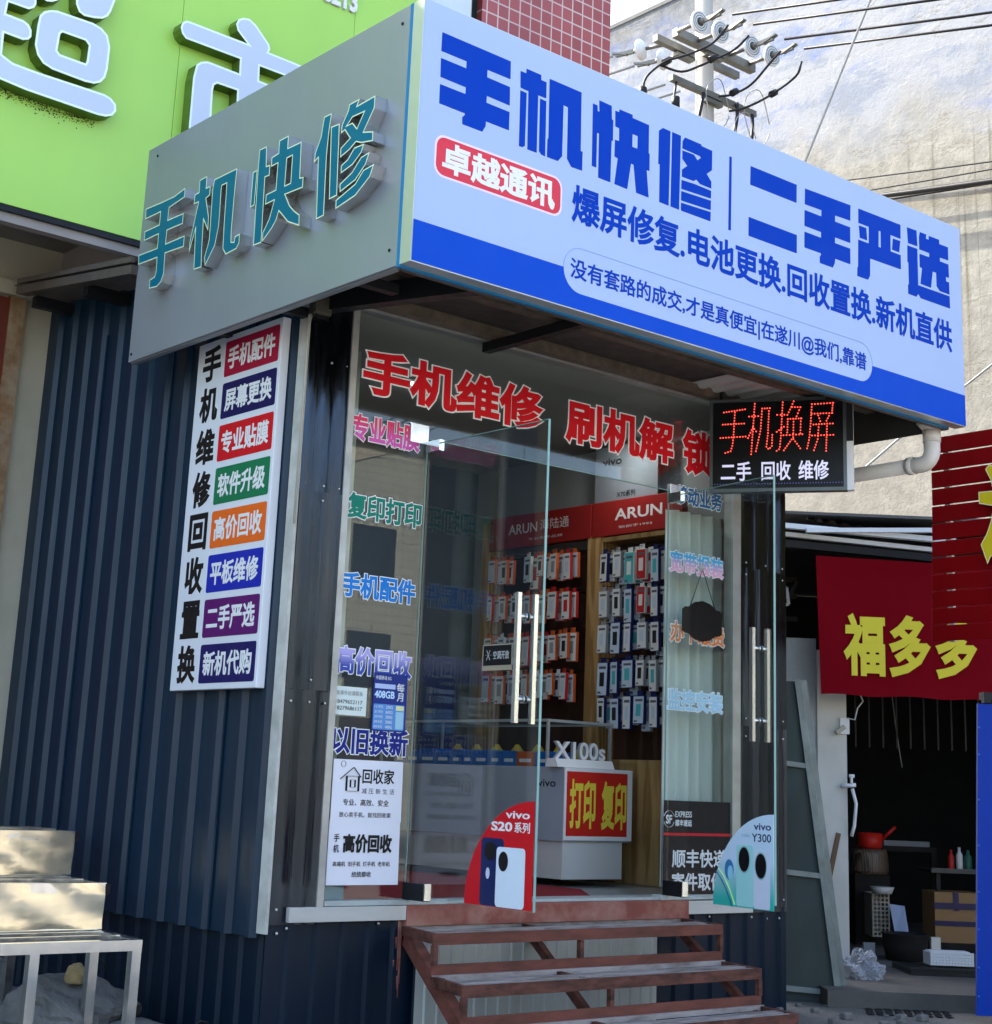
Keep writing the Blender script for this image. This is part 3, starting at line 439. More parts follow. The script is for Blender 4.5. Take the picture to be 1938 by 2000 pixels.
# ------------------------------------------------------------------ the blue and white light box
S1 = thing('lightbox_sign', 'large white and blue light box sign with heavy blue characters above the glass front', 'sign', (1.69, -1.14, 3.24))
S1.location = (0, 0, 0)
b = B(); b.box(-.2965, 3.672, -1.1795, -1.105, 3.241, 4.431); b.ob('frame', m_silver, S1)
b = B(); b.box(-.297, 3.60, -1.1049, -1.0835, 3.232, 4.433); b.ob('film_strip', m_film, S1)
F1 = FRONT(-1.1795)
b = B(); n = 60                                   # cloth face, slightly slack along its lower corners
plate('face', F1, -.292, 3.667, 3.245, 4.427, m_signwhite, S1, .002)
def band():
    pts = [(-.2925, 3.2455), (3.6675, 3.2455), (3.6675, 3.4235), (2.807, 3.4235)]
    r = .107; c = 3.427
    pts += [(2.70 + r * math.cos(R(a)), c + r * math.sin(R(a))) for a in range(0, -91, -10)]
    pts += [(.66 + r * math.cos(R(a)), c + r * math.sin(R(a))) for a in range(270, 179, -10)]
    pts += [(.553, 3.4235), (-.2925, 3.4235)]
    bb = B(); f = F1.up(.0022); bb.prism(pts, f.O, f.ux, f.uz, f.n, .0012)
    return bb.ob('lower_band', m_signband, S1, norm=False)
band()
bb = B(); r = .108; c = 3.427                      # hairline round the top of the slogan pill
arc = [(.66 + r * math.cos(R(a)), c + r * math.sin(R(a))) for a in range(180, 89, -10)] + [(2.70 + r * math.cos(R(a)), c + r * math.sin(R(a))) for a in range(90, -1, -10)]
for (a0, c0), (a1, c1) in zip(arc, arc[1:]): bb.bar(F1.p(a0, c0, .0028), F1.p(a1, c1, .0028), .0022)
bb.ob('pill_outline', FLAT('pill_line', (.22, .36, .66)), S1)
F1t = F1.up(.0022)
for k in ('shou', 'ji', 'kuai', 'xiu', 'er', 'shou2', 'yan', 'xuan'): polyset('character', POLYS['R'][k], F1t, .0015, m_signblue, S1)
polyset('divider', POLYS['R']['bar'], F1t, .0015, m_signblue, S1)
pl = plate('name_plate', F1t, -.193, .521, 3.655, 3.826, m_signred, S1, .0012, .045)
plate('plate_border', F1t.up(-.0006), -.203, .531, 3.645, 3.836, FLAT('plate_rim', (.75, .62, .75)), S1, .0012, .052)
text('name_lettering', '卓越通讯', F1t, -.160, .487, 3.668, 3.812, m_white, pl, .034, .0022)
text('service_lettering', '爆屏修复.电池更换.回收置换.新机直供', F1t, .592, 3.556, 3.648, 3.835, m_signblue, S1, .026, .0012)
text('slogan_lettering', '没有套路的成交,才是真便宜|在遂川@我们,靠谱', F1t, .594, 2.755, 3.370, 3.482, m_signblue, S1, .018, .0012)

# ------------------------------------------------------------------ grey side sign with raised letters
S2 = thing('raised_letter_sign', 'grey brushed metal side sign with four raised teal blue characters', 'sign')
b = B(); b.box(-.2965, -.281, -1.083, 1.247, 3.241, 4.432, .001); b.box(-.2809, -.25, -1.06, 1.247, 3.236, 3.29); b.ob('panel', m_panel, S2)
F2 = SIDE(-.2965)
for k in ('shou', 'ji', 'kuai', 'xiu'):
    o = polyset('raised_letter', POLYS['S'][k], Fr((-.297, 0, 0), (0, -1, 0), (0, 0, 1), (-1, 0, 0)), .065, [m_letter, m_steel, m_letter_rim], S2, mi=0, mside=1, inset=.0055, mring=2)
b = B(); screws(b, F2, [(1.03, 4.36), (-1.14, 4.37), (1.03, 3.32), (-1.22, 3.28)], .008, 0); b.ob('screw', m_dark, S2)
# ------------------------------------------------------------------ tall white sign on the side wall
S3 = thing('service_list_sign', 'tall white wall sign with black column of characters and eight coloured name bars', 'sign')
b = B(); b.box(-.0765, -.03, .112, .902, 1.553, 3.312, .004); b.ob('sign_box', m_whitebox, S3)
F3 = SIDE(-.0767)
cols = [('手机配件', 'a01035'), ('屏幕更换', '17124f'), ('专业贴膜', 'c8121e'), ('软件升级', '127047'), ('高价回收', 'e0641c'), ('平板维修', '1626a0'), ('二手严选', '571060'), ('新机代购', '171355')]
for i, ((tx, cc), ch) in enumerate(zip(cols, '手机维修回收置换')):
    zt = 3.280 - .2163 * i; zb = zt - .183
    pp = plate('service_bar', F3, -.630, -.134, zb, zt, FLAT('bar_' + cc, hexc(cc)), S3, .0012, .012)
    text('bar_lettering', tx, F3, -.600, -.166, zb + .032, zt - .032, m_white, pp, .030, .0016)
    text('column_character', ch, F3, -.846, -.668, zb + .002, zt + .004, m_black, S3, .040, .0004)

# ------------------------------------------------------------------ meter box under the canopy
t = thing('junction_box', 'small clear topped electric box high on the dark corner cladding', 'electric box')
b = B(); b.box(-.03, .072, -.075, -.03, 3.305, 3.40, .004); b.ob('box_body', P('box_brown', (.05, .045, .035), .4), t)
b = B(); b.box(-.026, .068, -.085, -.0755, 3.31, 3.395, .003); b.ob('box_cover', P('smoky_cover', (.07, .065, .05), .2), t)
b = B()
for k in range(7): b.tube([(-.022 + .014 * k, -.06, 3.306), (-.022 + .014 * k, -.064, 3.285)], .004, 6)
b.ob('terminal', m_dark, t)
b = B(); b.tube([(-.02, -.05, 3.31), (-.035, -.045, 3.24), (-.03, -.04, 3.15), (-.022, -.03, 3.05), (-.02, -.02, 2.3)], .006, 6); tag(b.ob('wire', P('white_wire', (.4, .38, .33), .5)), 'pale wire running down the corner from the electric box', 'wire')

# ------------------------------------------------------------------ LED sign
S4 = thing('led_sign', 'black LED display sign with red dotted characters hung from the canopy', 'LED sign')
LO = (2.727, -.097, 0); F4 = Fr(LO, (.53, -.847, 0), (0, 0, 1), (-.847, -.53, 0))
def fbox(f, u0, u1, v0, v1, w0, w1, bb):
    vv = [bb.bm.verts.new(f.p(a, c, w)) for a in (u0, u1) for c in (v0, v1) for w in (w0, w1)]
    for q in ((0, 1, 3, 2), (4, 6, 7, 5), (0, 4, 5, 1), (2, 3, 7, 6), (0, 2, 6, 4), (1, 5, 7, 3)): bb.bm.faces.new([vv[i] for i in q])
b = B()
fbox(F4, .0, .775, 2.847, 2.867, -.06, .004, b); fbox(F4, .0, .775, 3.375, 3.392, -.06, .004, b); fbox(F4, .0, .018, 2.867, 3.375, -.06, .004, b); fbox(F4, .757, .775, 2.867, 3.375, -.06, .004, b)
b.ob('frame', P('led_frame', (.10, .11, .11), .3, .6), S4)
b = B(); fbox(F4, .0182, .7568, 2.8672, 3.3748, -.04, -.004, b); b.ob('screen', FLAT('led_screen', (.0025, .0025, .003), .3), S4)
b = B(); fbox(F4, .775, .81, 2.85, 3.385, -.058, -.008, b); b.ob('side_rail', m_white, S4)
b = B(); fbox(F4, .776, .812, 3.13, 3.385, -.007, .004, b); b.ob('power_unit', m_dark, S4)
b = B(); rnd = random.Random(2)
for k in range(46):
    u = .03 + .716 * k / 45
    for v in (2.893,): b.box(*(lambda q: (q.x - .002, q.x + .002, q.y - .002, q.y + .002, q.z - .002, q.z + .002))(F4.p(u, v, .0)))
b.ob('border_dot', FLAT('led_blue', (.1, .12, .4), .4, (.25, .3, 1), .05), S4)
qq = F4.n.to_track_quat('Z', 'Y').to_matrix()
for g0, g1 in ((0, 4), (4, 11), (11, 24), (24, 34)):
    b = B(); st = B()
    for line in POLYS['L'][g0:g1]:
        pts = [Vector((p[0], p[1])) for p in line]; tot = sum((c - a).length for a, c in zip(pts, pts[1:])); n = max(1, round(tot / .0165))
        for i in range(n + 1):
            d = tot * i / n
            for a, c in zip(pts, pts[1:]):
                L = (c - a).length
                if d <= L + 1e-6: p = a + (c - a) * (d / L if L else 0); break
                d -= L
            b.lathe([(.0040, -.002), (.0040, .003), (.0022, .006)], F4.p(p.x, p.y, -.003), q=qq, seg=7)
        for a, c in zip(pts, pts[1:]): st.bar(F4.p(a.x, a.y, -.0036), F4.p(c.x, c.y, -.0036), .009, .002)
    o = st.ob('led_character', FLAT('led_red_dim', (.25, .004, .006), .3, (1, .01, .015), .06), S4)
    b.ob('led_dots', FLAT('led_red', (.8, .1, .08), .3, (1, .08, .05), .5), o)
m_ledw = FLAT('led_white', (.5, .5, .6), .3, (.70, .70, 1), .13)
for s_, u0, u1 in (('二手', .064, .238), ('回收', .296, .462), ('维修', .505, .676)): text('white_led_lettering', s_, F4, u0, u1, 2.912, 3.024, m_ledw, S4, .018, -.0035)
for u in (.06, .70): b = B(); b.bar(F4.p(u, 3.392, -.03), F4.p(u, 3.47, -.03), .012); b.ob('hanger', m_dark, S4)

# ------------------------------------------------------------------ lettering stuck on the glass
m_border = P('sticker_white', (.78, .80, .80), .45, 0, .04, 8)
def sticker(body, u0, u1, v0, v1, m, label, fr=FRONT(-.0045), bold=.034, edge=.070, group=None):
    o = text('window_lettering', body, fr, u0, u1, v0, v1, m, None, bold, .0012, ref=edge if edge else bold)
    w = text('white_border', body, fr, u0, u1, v0, v1, m_border, o, edge, .0)
    return tag(o, label, 'window lettering', group)
m_vred = FLAT('vinyl_red', (.62, .004, .012), .5)
sticker('手机维修', .318, 1.528, 2.980, 3.240, m_vred, 'large red white-edged lettering on the transom glass, left group of four characters', bold=.036, edge=.066)
sticker('刷机解', 1.666, 2.528, 2.966, 3.236, m_vred, 'large red white-edged lettering on the transom glass, middle group of three characters', bold=.036, edge=.066)
sticker('锁', 2.585, 2.875, 2.945, 3.231, m_vred, 'single large red white-edged character partly hidden by the LED sign', bold=.036, edge=.066)
sticker('专业贴膜', .276, .702, 2.745, 2.893, GRAD('vinyl_pink', 'd24aa8', 'd8205a'), 'pink lettering at the top of the left fixed pane')
sticker('复印打印', .274, .733, 2.370, 2.507, FLAT('vinyl_green', hexc('0c7a66')), 'green lettering second from top on the left fixed pane')
sticker('手机配件', .275, .719, 1.992, 2.124, FLAT('vinyl_blue', hexc('1478c8')), 'bright blue lettering halfway down the left fixed pane')
sticker('高价回收', .270, .723, 1.634, 1.778, GRAD('vinyl_violet', '1c3a9c', 'a9a0dc'), 'violet to blue shaded lettering above the small papers on the left pane')
sticker('以旧换新', .268, .725, 1.272, 1.408, FLAT('vinyl_navy', hexc('14207a')), 'navy lettering just above the white recycling poster on the left pane')
sticker('移动业务', 2.540, 2.948, 2.762, 2.885, FLAT('vinyl_steel', hexc('24609a')), 'steel blue lettering at the top of the right fixed pane')
sticker('宽带报装', 2.491, 2.960, 2.370, 2.504, GRAD('vinyl_bluepink', 'e6a6c8', '3ea6d8'), 'blue to pink shaded lettering on the right fixed pane')
sticker('办卡缴费', 2.504, 2.972, 1.977, 2.110, GRAD('vinyl_orange', 'd87838', 'cc8c60'), 'orange lettering partly covered by the hanging black plate')
sticker('监控安装', 2.491, 2.962, 1.604, 1.734, FLAT('vinyl_sky', hexc('a6cfe6')), 'pale sky blue lettering lowest on the right fixed pane')
# papers on the left pane
FP = FRONT(-.0055)
m_paper = P('poster_paper', (.74, .74, .80), .6, 0, .03, 5)
t = thing('recycling_poster', 'tall white paper poster with black characters and house logo on the left pane', 'poster')
b = B(); b.prism([(.292, .70), (.699, .70), (.694, .985), (.292, .985)], *(lambda f: (f.O, f.ux, f.uz, f.n))(FP), .0012); b.prism([(.294, .98), (.697, .98), (.693, 1.256), (.294, 1.256)], *(lambda f: (f.O, f.ux, f.uz, f.n))(FP.up(.0013)), .0012); b.ob('paper', m_paper, t, norm=False)
FT = FP.up(.0026)
b = B()
for a, c in (((.335, 1.168), (.407, 1.222)), ((.407, 1.222), (.450, 1.178))): b.bar(FT.p(*a, .001), FT.p(*c, .001), .014, .001)
for (x0, x1, z0, z1, w) in ((.372, .440, 1.115, 1.182, .011), (.394, .420, 1.132, 1.165, .009)):
    for a, c in (((x0, z0), (x1, z0)), ((x1, z0), (x1, z1)), ((x1, z1), (x0, z1)), ((x0, z1), (x0, z0))): b.bar(FT.p(*a, .001), FT.p(*c, .001), w, .001)
for k in range(14):
    a0, a1 = k / 14 * 2 * math.pi, (k + 1) / 14 * 2 * math.pi
    b.bar(FT.p(.349 + .013 * math.cos(a0), 1.235 + .014 * math.sin(a0), .001), FT.p(.349 + .013 * math.cos(a1), 1.235 + .014 * math.sin(a1), .001), .003, .001)
b.ob('house_logo', m_black, t)
for s_, u0, u1, v0, v1, bo in (('回收家', .460, .645, 1.150, 1.218, .022), ('减 压 新 生 活', .460, .648, 1.105, 1.130, .0), ('专业、高效、安全', .358, .620, 1.050, 1.080, .012), ('放心卖手机，就找回收家', .340, .635, .998, 1.022, .005), ('高价回收', .372, .652, .840, .925, .045), ('手', .320, .352, .890, .925, .015), ('机', .320, .352, .842, .878, .015), ('高端机  旧手机  烂手机  老年机', .322, .645, .782, .804, .004), ('统统都收', .430, .540, .735, .760, .006)):
    text('poster_lettering', s_, FT, u0, u1, v0, v1, m_black, t, bo)
t = thing('phone_number_note', 'small pale paper note with two phone numbers on the left pane', 'note')
plate('paper', FP, .262, .460, 1.455, 1.585, P('note_paper', (.66, .74, .70), .6, 0, .03, 5), t, .001)
for s_, v, h, g in (('有事外出请联系', 1.545, .022, .30), ('18479652117', 1.507, .018, .06), ('18279686117', 1.478, .018, .06)):
    text('note_lettering', s_, FP.up(.001), .285, .435, v, v + h, FLAT('ink%g' % g, (g, g, g)), t, .002)
t = thing('data_plan_leaflet', 'narrow dark blue price leaflet with white figures on the left pane', 'leaflet')
FL = FP.up(.003)
plate('paper', FL, .494, .693, 1.393, 1.662, FLAT('leaflet_blue', hexc('1a2f7c')), t, .001)
text('leaflet_lettering', '中国移动 5G', FL, .505, .595, 1.630, 1.650, m_white, t, .01)
plate('leaflet_block', FL, .502, .622, 1.590, 1.612, FLAT('leaflet_pale', (.45, .55, .8)), t, .0014)
text('leaflet_lettering', '408GB', FL, .502, .620, 1.545, 1.580, FLAT('leaflet_cyan', (.55, .75, .95)), t, .03)
text('leaflet_lettering', '每', FL, .630, .676, 1.580, 1.620, m_white, t, .02); text('leaflet_lettering', '月', FL, .634, .672, 1.535, 1.575, m_white, t, .02)
plate('leaflet_table', FL, .500, .682, 1.400, 1.518, FLAT('leaflet_sky', (.10, .28, .62)), t, .0014, .008)
for i, (a, c) in enumerate((('11.9元', '20G'), ('21.9元', '60G'), ('29.9元', '200G'), ('39.9元', '300G'), ('54.9元', '400G'))):
    text('leaflet_lettering', a, FL, .506, .556, 1.498 - .023 * i, 1.512 - .023 * i, m_white, t, .01, .002); text('leaflet_lettering', c, FL, .572, .612, 1.498 - .023 * i, 1.512 - .023 * i, m_white, t, .01, .002)
plate('leaflet_block', FL, .632, .678, 1.492, 1.514, FLAT('leaflet_yellow', (.75, .75, .35)), t, .002)
plate('leaflet_block', FL, .632, .678, 1.406, 1.486, FLAT('leaflet_teal', (.35, .58, .72)), t, .002)
# courier poster on the right pane
t = thing('courier_poster', 'black courier poster with white lettering and red stripe low on the right pane', 'poster')
plate('paper', FP, 2.478, 3.015, .636, 1.128, FLAT('courier_black', (.006, .005, .010), .25), t, .0012)
plate('red_stripe', FP, 2.4782, 3.0148, .944, .958, FLAT('courier_red', (.55, .01, .02)), t, .002)
FC = FP.up(.0012)
b = B()
for a0 in range(20, 340, 20):
    a1 = a0 + 20
    if 150 < a0 % 360 < 200: continue
    b.bar(FC.p(2.518 + .042 * math.cos(R(a0)), 1.030 + .044 * math.sin(R(a0)), .001), FC.p(2.518 + .042 * math.cos(R(a1)), 1.030 + .044 * math.sin(R(a1)), .001), .009, .001)
b.ob('round_logo', m_white, t); text('logo_lettering', 'SF', FC, 2.495, 2.543, 1.005, 1.052, m_white, t, .03)
text('courier_lettering', 'EXPRESS', FC, 2.568, 2.700, 1.040, 1.072, m_white, t, .015); text('courier_lettering', '顺丰速运', FC, 2.568, 2.700, .992, 1.028, m_white, t, .03)
text('courier_lettering', '顺丰快递', FC, 2.545, 2.985, .775, .872, m_white, t, .022); text('courier_lettering', '寄件取件', FC, 2.545, 2.960, .655, .750, m_white, t, .026)
# hanging black plate
t = thing('hanging_plate', 'black scalloped plate hanging by a string from a suction hook on the right pane', 'door plate')
pts = [(2.600, 2.055), (2.600, 2.175), (2.62, 2.190), (2.645, 2.190), (2.70, 2.222), (2.762, 2.234), (2.825, 2.222), (2.88, 2.190), (2.905, 2.190), (2.925, 2.175), (2.925, 2.055), (2.90, 2.045), (2.87, 2.040), (2.82, 2.015), (2.762, 2.004), (2.70, 2.015), (2.655, 2.040), (2.625, 2.045)]
f = FRONT(-.012); b = B(); b.prism(pts, f.O, f.ux, f.uz, f.n, .008); b.ob('board', FLAT('plate_black', (.004, .004, .005), .35), t, norm=False)
b = B(); b.tube([(2.66, -.017, 2.195), (2.764, -.014, 2.415), (2.868, -.017, 2.195)], .0025, 6); b.ob('string', m_dark, t)
b = B(); b.lathe([(.0, .0), (.022, .002), (.02, .008), (.008, .012), (.008, .018), (0.001, .018)], (2.764, -.006, 2.425), axis='Y', seg=14); o = b.ob('suction_hook', P('clear_plastic', (.6, .58, .56), .2), t)
for v in o.data.vertices: v.co.y = -.006 - (v.co.y + .006)
# stickers on the doors
FS = Fr((FDL.O.x, FDL.O.y, 0), FDL.ux, (0, 0, 1), (-1, 0, 0)).up(.007)
def fan(name, label, f, uc, vc, r, m, flip=False):
    t = thing(name, label, 'door sticker')
    pts = [(uc, vc)] + [(uc - r * math.sin(R(90 - a)), vc + r * math.cos(R(90 - a))) for a in range(0, 91, 5)]
    b = B(); b.prism(pts, f.O, f.ux, f.uz, f.n, .003); b.ob('card', m, t, norm=False); return t
def rrect(u0, u1, v0, v1, r, seg=5):
    pts = []
    for cx, cy, a0 in ((u1 - r, v0 + r, -90), (u1 - r, v1 - r, 0), (u0 + r, v1 - r, 90), (u0 + r, v0 + r, 180)):
        pts += [(cx + r * math.cos(R(a0 + 90 * k / seg)), cy + r * math.sin(R(a0 + 90 * k / seg))) for k in range(seg + 1)]
    return pts
def shape(name, f, pts, m, par, w=.003, th=.0008):
    b = B(); b.prism(pts, f.O + f.n * w, f.ux, f.uz, f.n, th); return b.ob(name, m, par, norm=False)
def ell(cu, cv, a, c, n=20): return [(cu + a * math.cos(2 * math.pi * k / n), cv + c * math.sin(2 * math.pi * k / n)) for k in range(n)]
t = fan('red_fan_sticker', 'red quarter-round phone advert sticker low on the left glass door', FS, .893, .652, .452, FLAT('advert_red', (.52, .006, .012), .3))
text('advert_lettering', 'vivo', FS, .705, .865, 1.028, 1.060, m_white, t, .02, .0034); text('advert_lettering', 'S20', FS, .610, .752, .972, 1.012, m_white, t, .035, .0034); text('advert_lettering', '系列', FS, .765, .868, .968, 1.014, m_white, t, .02, .0034)
shape('dark_phone', FS, rrect(.548, .700, .654, .940, .02), FLAT('phone_navy', (.012, .02, .085), .2), t)
shape('white_phone', FS, rrect(.655, .845, .654, .905, .018), FLAT('phone_pale', (.62, .70, .78), .3), t, .0045)
shape('camera_lens', FS, ell(.612, .885, .040, .040), m_black, t, .005); shape('camera_lens', FS, ell(.600, .790, .013, .024), FLAT('lens_rim', (.5, .55, .7)), t, .005); shape('camera_lens', FS, ell(.703, .845, .032, .042), m_black, t, .006)
FS2 = Fr(FDR.O, FDR.ux, (0, 0, 1), FDR.n if FDR.n.x < 0 else -FDR.n).up(.007)
t = fan('teal_fan_sticker', 'pale teal quarter-round phone advert sticker low on the right glass door', FS2, .862, .622, .458, GRAD('advert_teal', '2eb5a6', 'c6dcee', .3, .08, .5))
m_ink = FLAT('advert_ink', (.02, .04, .10))
text('advert_lettering', 'vivo', FS2, .715, .845, 1.002, 1.036, m_ink, t, .02, .0034); text('advert_lettering', 'Y300', FS2, .700, .845, .945, .985, m_ink, t, .015, .0034); text('advert_lettering', '影像精品', FS2, .625, .690, .965, .980, FLAT('advert_soft', (.2, .45, .5)), t, 0, .0034)
shape('green_phone', FS2, rrect(.585, .715, .628, .925, .012), FLAT('phone_mint', (.36, .70, .68), .3), t); shape('white_phone', FS2, rrect(.715, .835, .625, .900, .012), FLAT('phone_lilac', (.62, .68, .80), .3), t, .0032)
for cu, cv in ((.645, .855), (.770, .830)): shape('lens_rim', FS2, ell(cu, cv, .046, .068), FLAT('lens_edge', (.3, .5, .52)), t, .004); shape('camera_lens', FS2, ell(cu, cv, .040, .060), m_black, t, .005)
b = B(); pp = [(.452, .80), (.49, .765), (.53, .715), (.565, .655), (.575, .632)]
for (a0, c0), (a1, c1) in zip(pp, pp[1:]): b.bar(FS2.p(a0, c0, .0034), FS2.p(a1, c1, .0034), .016, .0006)
b.ob('yellow_swoosh', FLAT('swoosh_yellow', (.68, .78, .30)), t)
b = B()
for (a0, c0), (a1, c1) in zip(pp, pp[1:]): b.bar(FS2.p(a0 - .02, c0 - .012, .0034), FS2.p(a1 - .02, c1 - .012, .0034), .014, .0006)
b.ob('blue_swoosh', FLAT('swoosh_blue', (.02, .16, .25)), t)
shape('blue_swirl', FS2, ell(.53, .80, .034, .05), FLAT('swirl_blue', (.04, .20, .40)), t, .0035); shape('swirl_core', FS2, ell(.54, .785, .02, .035), FLAT('swirl_core_blue', (.30, .62, .78)), t, .0045)
t = thing('air_conditioning_sticker', 'small black sticker with a snowflake beside the left door handle', 'door sticker')
plate('card', FS, .505, .700, 1.695, 1.785, FLAT('sticker_black', (.008, .008, .008), .3), t, .001); plate('card_border', FS.up(-.0008), .498, .706, 1.672, 1.790, FLAT('sticker_tan', (.30, .26, .18)), t, .001)
text('sticker_lettering', '空调开放', FS, .575, .685, 1.722, 1.760, FLAT('sticker_silver', (.5, .5, .48)), t, .006)
b = B()
for k in range(6): b.bar(FS.p(.542, 1.742, .0016), FS.p(.542 + .024 * math.cos(R(60 * k)), 1.742 + .026 * math.sin(R(60 * k)), .0016), .007, .0006)
b.ob('snowflake', MATS['sticker_silver'], t)

# ================================================================== inside the shop
c = thing('display_counter', 'long white and glass phone display counter running into the shop', 'counter')
b = B(); b.box(2.515, 3.0, .830, 2.62, .66, .870); b.ob('plinth', P('counter_plinth', (.56, .56, .54), .5, 0, .05, 4), c)
b = B(); b.box(2.500, 3.045, .815, 2.65, .8702, 1.290, .003); b.ob('cabinet', P('counter_grey', (.32, .36, .42), .45, 0, .05, 4), c)
b = B()
for y in (.980, 2.63): b.box(2.505, 2.52, y - .008, y + .008, 1.2902, 1.56); b.box(3.02, 3.035, y - .008, y + .008, 1.2902, 1.56)
b.box(2.500, 3.042, .968, .985, 1.552, 1.568); b.box(2.500, 2.516, .985, 2.64, 1.552, 1.568); b.box(3.026, 3.042, .985, 2.64, 1.552, 1.568); b.ob('glass_frame', P('counter_rail', (.55, .57, .56), .35, .5), c)
b = B(); b.box(2.508, 2.512, .99, 2.62, 1.291, 1.551); b.box(2.522, 3.018, .974, .978, 1.291, 1.551); b.box(2.517, 3.025, .986, 2.62, 1.556, 1.562); b.ob('display_glass', m_counterglass, c)
text('counter_lettering', 'vivo', SIDE(2.4995), -1.042, -.885, 1.176, 1.219, m_black, c, .01)
t = thing('print_sign', 'red print and copy sign with yellow characters on the counter end', 'sign')
b = B(); b.box(2.498, 3.052, .802, .8145, .878, 1.287, .003); b.ob('board', m_white, t)
FPS = FRONT(.8018)
plate('red_face', FPS, 2.511, 3.008, .903, 1.268, P('print_red', (.55, .022, .014), .45, 0, .04, 4), t, .001)
m_yel = FLAT('sign_yellow', (.75, .60, .06))
text('sign_lettering', '打印', FPS, 2.535, 2.745, .945, 1.225, m_yel, t, .035, .002); text('sign_lettering', '复印', FPS, 2.792, 3.002, .940, 1.222, m_yel, t, .035, .002)
t = thing('phone_name_stand', 'white counter-top stand with raised model lettering on a slanted base', 'display stand')
b = B(); b.prism([(.800, 1.2905), (.95, 1.2905), (.93, 1.34), (.845, 1.34)], (2.455, 0, 0), (0, 1, 0), (0, 0, 1), (-1, 0, 0), 0.0)
b = B(); vs = [[b.bm.verts.new((x, y, z)) for y, z in ((.822, 1.2905), (.93, 1.2905), (.92, 1.338), (.845, 1.338))] for x in (2.455, 2.918)]
for i in range(4): b.bm.faces.new((vs[0][i], vs[0][(i + 1) % 4], vs[1][(i + 1) % 4], vs[1][i]))
b.bm.faces.new(vs[0]); b.bm.faces.new(vs[1]); b.ob('base', m_white, t)
for k in range(4): text('raised_lettering', 'X100s', FRONT(.90 - .007 * k), 2.478, 2.892, 1.337, 1.440, m_white if k == 3 else FLAT('lettering_return', (.30, .32, .36)), t, .022, ref=.022)
plate('blue_strip', Fr((0, .822, 0), (1, 0, 0), (0, .4, 1), (0, -1, .4)), 2.62, 2.90, 1.200, 1.222, FLAT('strip_teal', (.12, .42, .52)), t)
# boxes inside the counter glass
goods = [('blue_box', 'blue', (.012, .13, .42)), ('orange_box', 'orange', (.55, .10, .015)), ('yellow_bag', 'yellow', (.55, .40, .02))]
rnd = random.Random(11)
y = 1.02; i = 0
while y < 2.45:
    w = rnd.uniform(.11, .17); k = 1 if i == 1 else 0
    b = B(); b.box(2.56, 2.74, y, y + w - .012, 1.2915, 1.2915 + rnd.uniform(.075, .10), .003); b.box(2.5585, 2.5598, y + .02, y + w - .04, 1.315, 1.335, mi=1)
    o = b.ob('phone_case_box', [FLAT('box_' + goods[k][1], goods[k][2]), m_white])
    tag(o, ('orange accessory box among the blue ones inside the glass counter' if k else 'blue accessory box in the front row inside the glass counter'), 'box', 'accessory boxes in the glass counter')
    y += w; i += 1
for i in range(7):
    y = 1.05 + .2 * i; b = B(); z0 = 1.40
    b.lathe([(.05, 0), (.062, .02), (.055, .07), (.035, .11), (.012, .14)], (2.86, y, 1.2915), seg=9); o = b.ob('earphone_bag', FLAT('bag_yellow', (.42, .30, .03), .3)); 
    tag(o, 'yellow accessory bag in the back row inside the glass counter', 'bag', 'yellow bags in the glass counter')

for k, (x, lab) in enumerate(((1.35, 'left'), (1.82, 'middle'), (3.04, 'right'))):  # fill lamps added to brighten the interior, hidden behind the transom letters
    t = thing('ceiling_fill_light', 'small round fill lamp added under the shop ceiling, %s one of three behind the transom lettering' % lab, 'lamp', group='added fill lamps inside the shop')
    b = B(); b.lathe([(.062, 3.41), (.062, 3.4245)], (x, 1.01, 0), seg=20); b.ob('housing', m_white, t)
    b = B(); b.lathe([(.05, 3.405), (.05, 3.4098)], (x, 1.01, 0), seg=20); b.ob('fill_lamp_disc', FLAT('fill_lamp', (.8, .8, .8), .4, (.92, .97, 1.0), 40.0), t)
sh = thing('accessory_shelf', 'tall wooden wall shelf with red header boards and hanging accessory packs', 'shelf')
b = B(); b.box(3.25, 3.415, 1.325, 1.455, .619, 2.80); b.box(3.25, 3.415, 2.47, 2.55, .619, 3.0); b.box(3.25, 3.415, .56, .64, .619, 2.80); b.box(3.26, 3.415, .6402, 1.3248, 2.755, 2.785); b.ob('upright', m_wood, sh)
b = B(); b.box(3.40, 3.418, .6402, 2.469, 1.36, 2.75); b.ob('back_panel', m_woodd, sh)
b = B(); b.box(3.252, 3.398, .6404, 1.3246, .62, 1.36); b.box(3.252, 3.398, 1.4554, 2.469, .62, 1.36); b.ob('lower_cabinet', m_wood, sh)
m_hred = P('header_red', (.22, .014, .012), .4, 0, .05, 4)
b = B(); b.box(3.245, 3.30, 1.425, 2.468, 2.79, 3.02, .003); b.ob('header_board', m_hred, sh)
b = B(); b.box(3.245, 3.30, .60, 1.415, 2.79, 3.02, .003); b.ob('header_board', m_hred, sh)
FH = SIDE(3.2445); m_hw = FLAT('header_white', (.55, .52, .50))
text('header_lettering', 'ARUN', FH, -2.26, -1.96, 2.885, 2.955, m_hw, sh, .01); text('header_lettering', '海陆通', FH, -1.93, -1.64, 2.89, 2.965, m_hw, sh, .0)
text('header_lettering', 'ARUN', FH, -1.20, -.77, 2.885, 2.96, m_hw, sh, .02); text('header_lettering', '始创于1993', FH, -1.16, -.86, 2.83, 2.848, m_hw, sh, 0); text('header_lettering', '专业配件品牌', FH, -2.05, -1.70, 2.83, 2.848, m_hw, sh, 0)
t = thing('wall_advert_board', 'grey advert board with dark lettering above the red header', 'advert board')
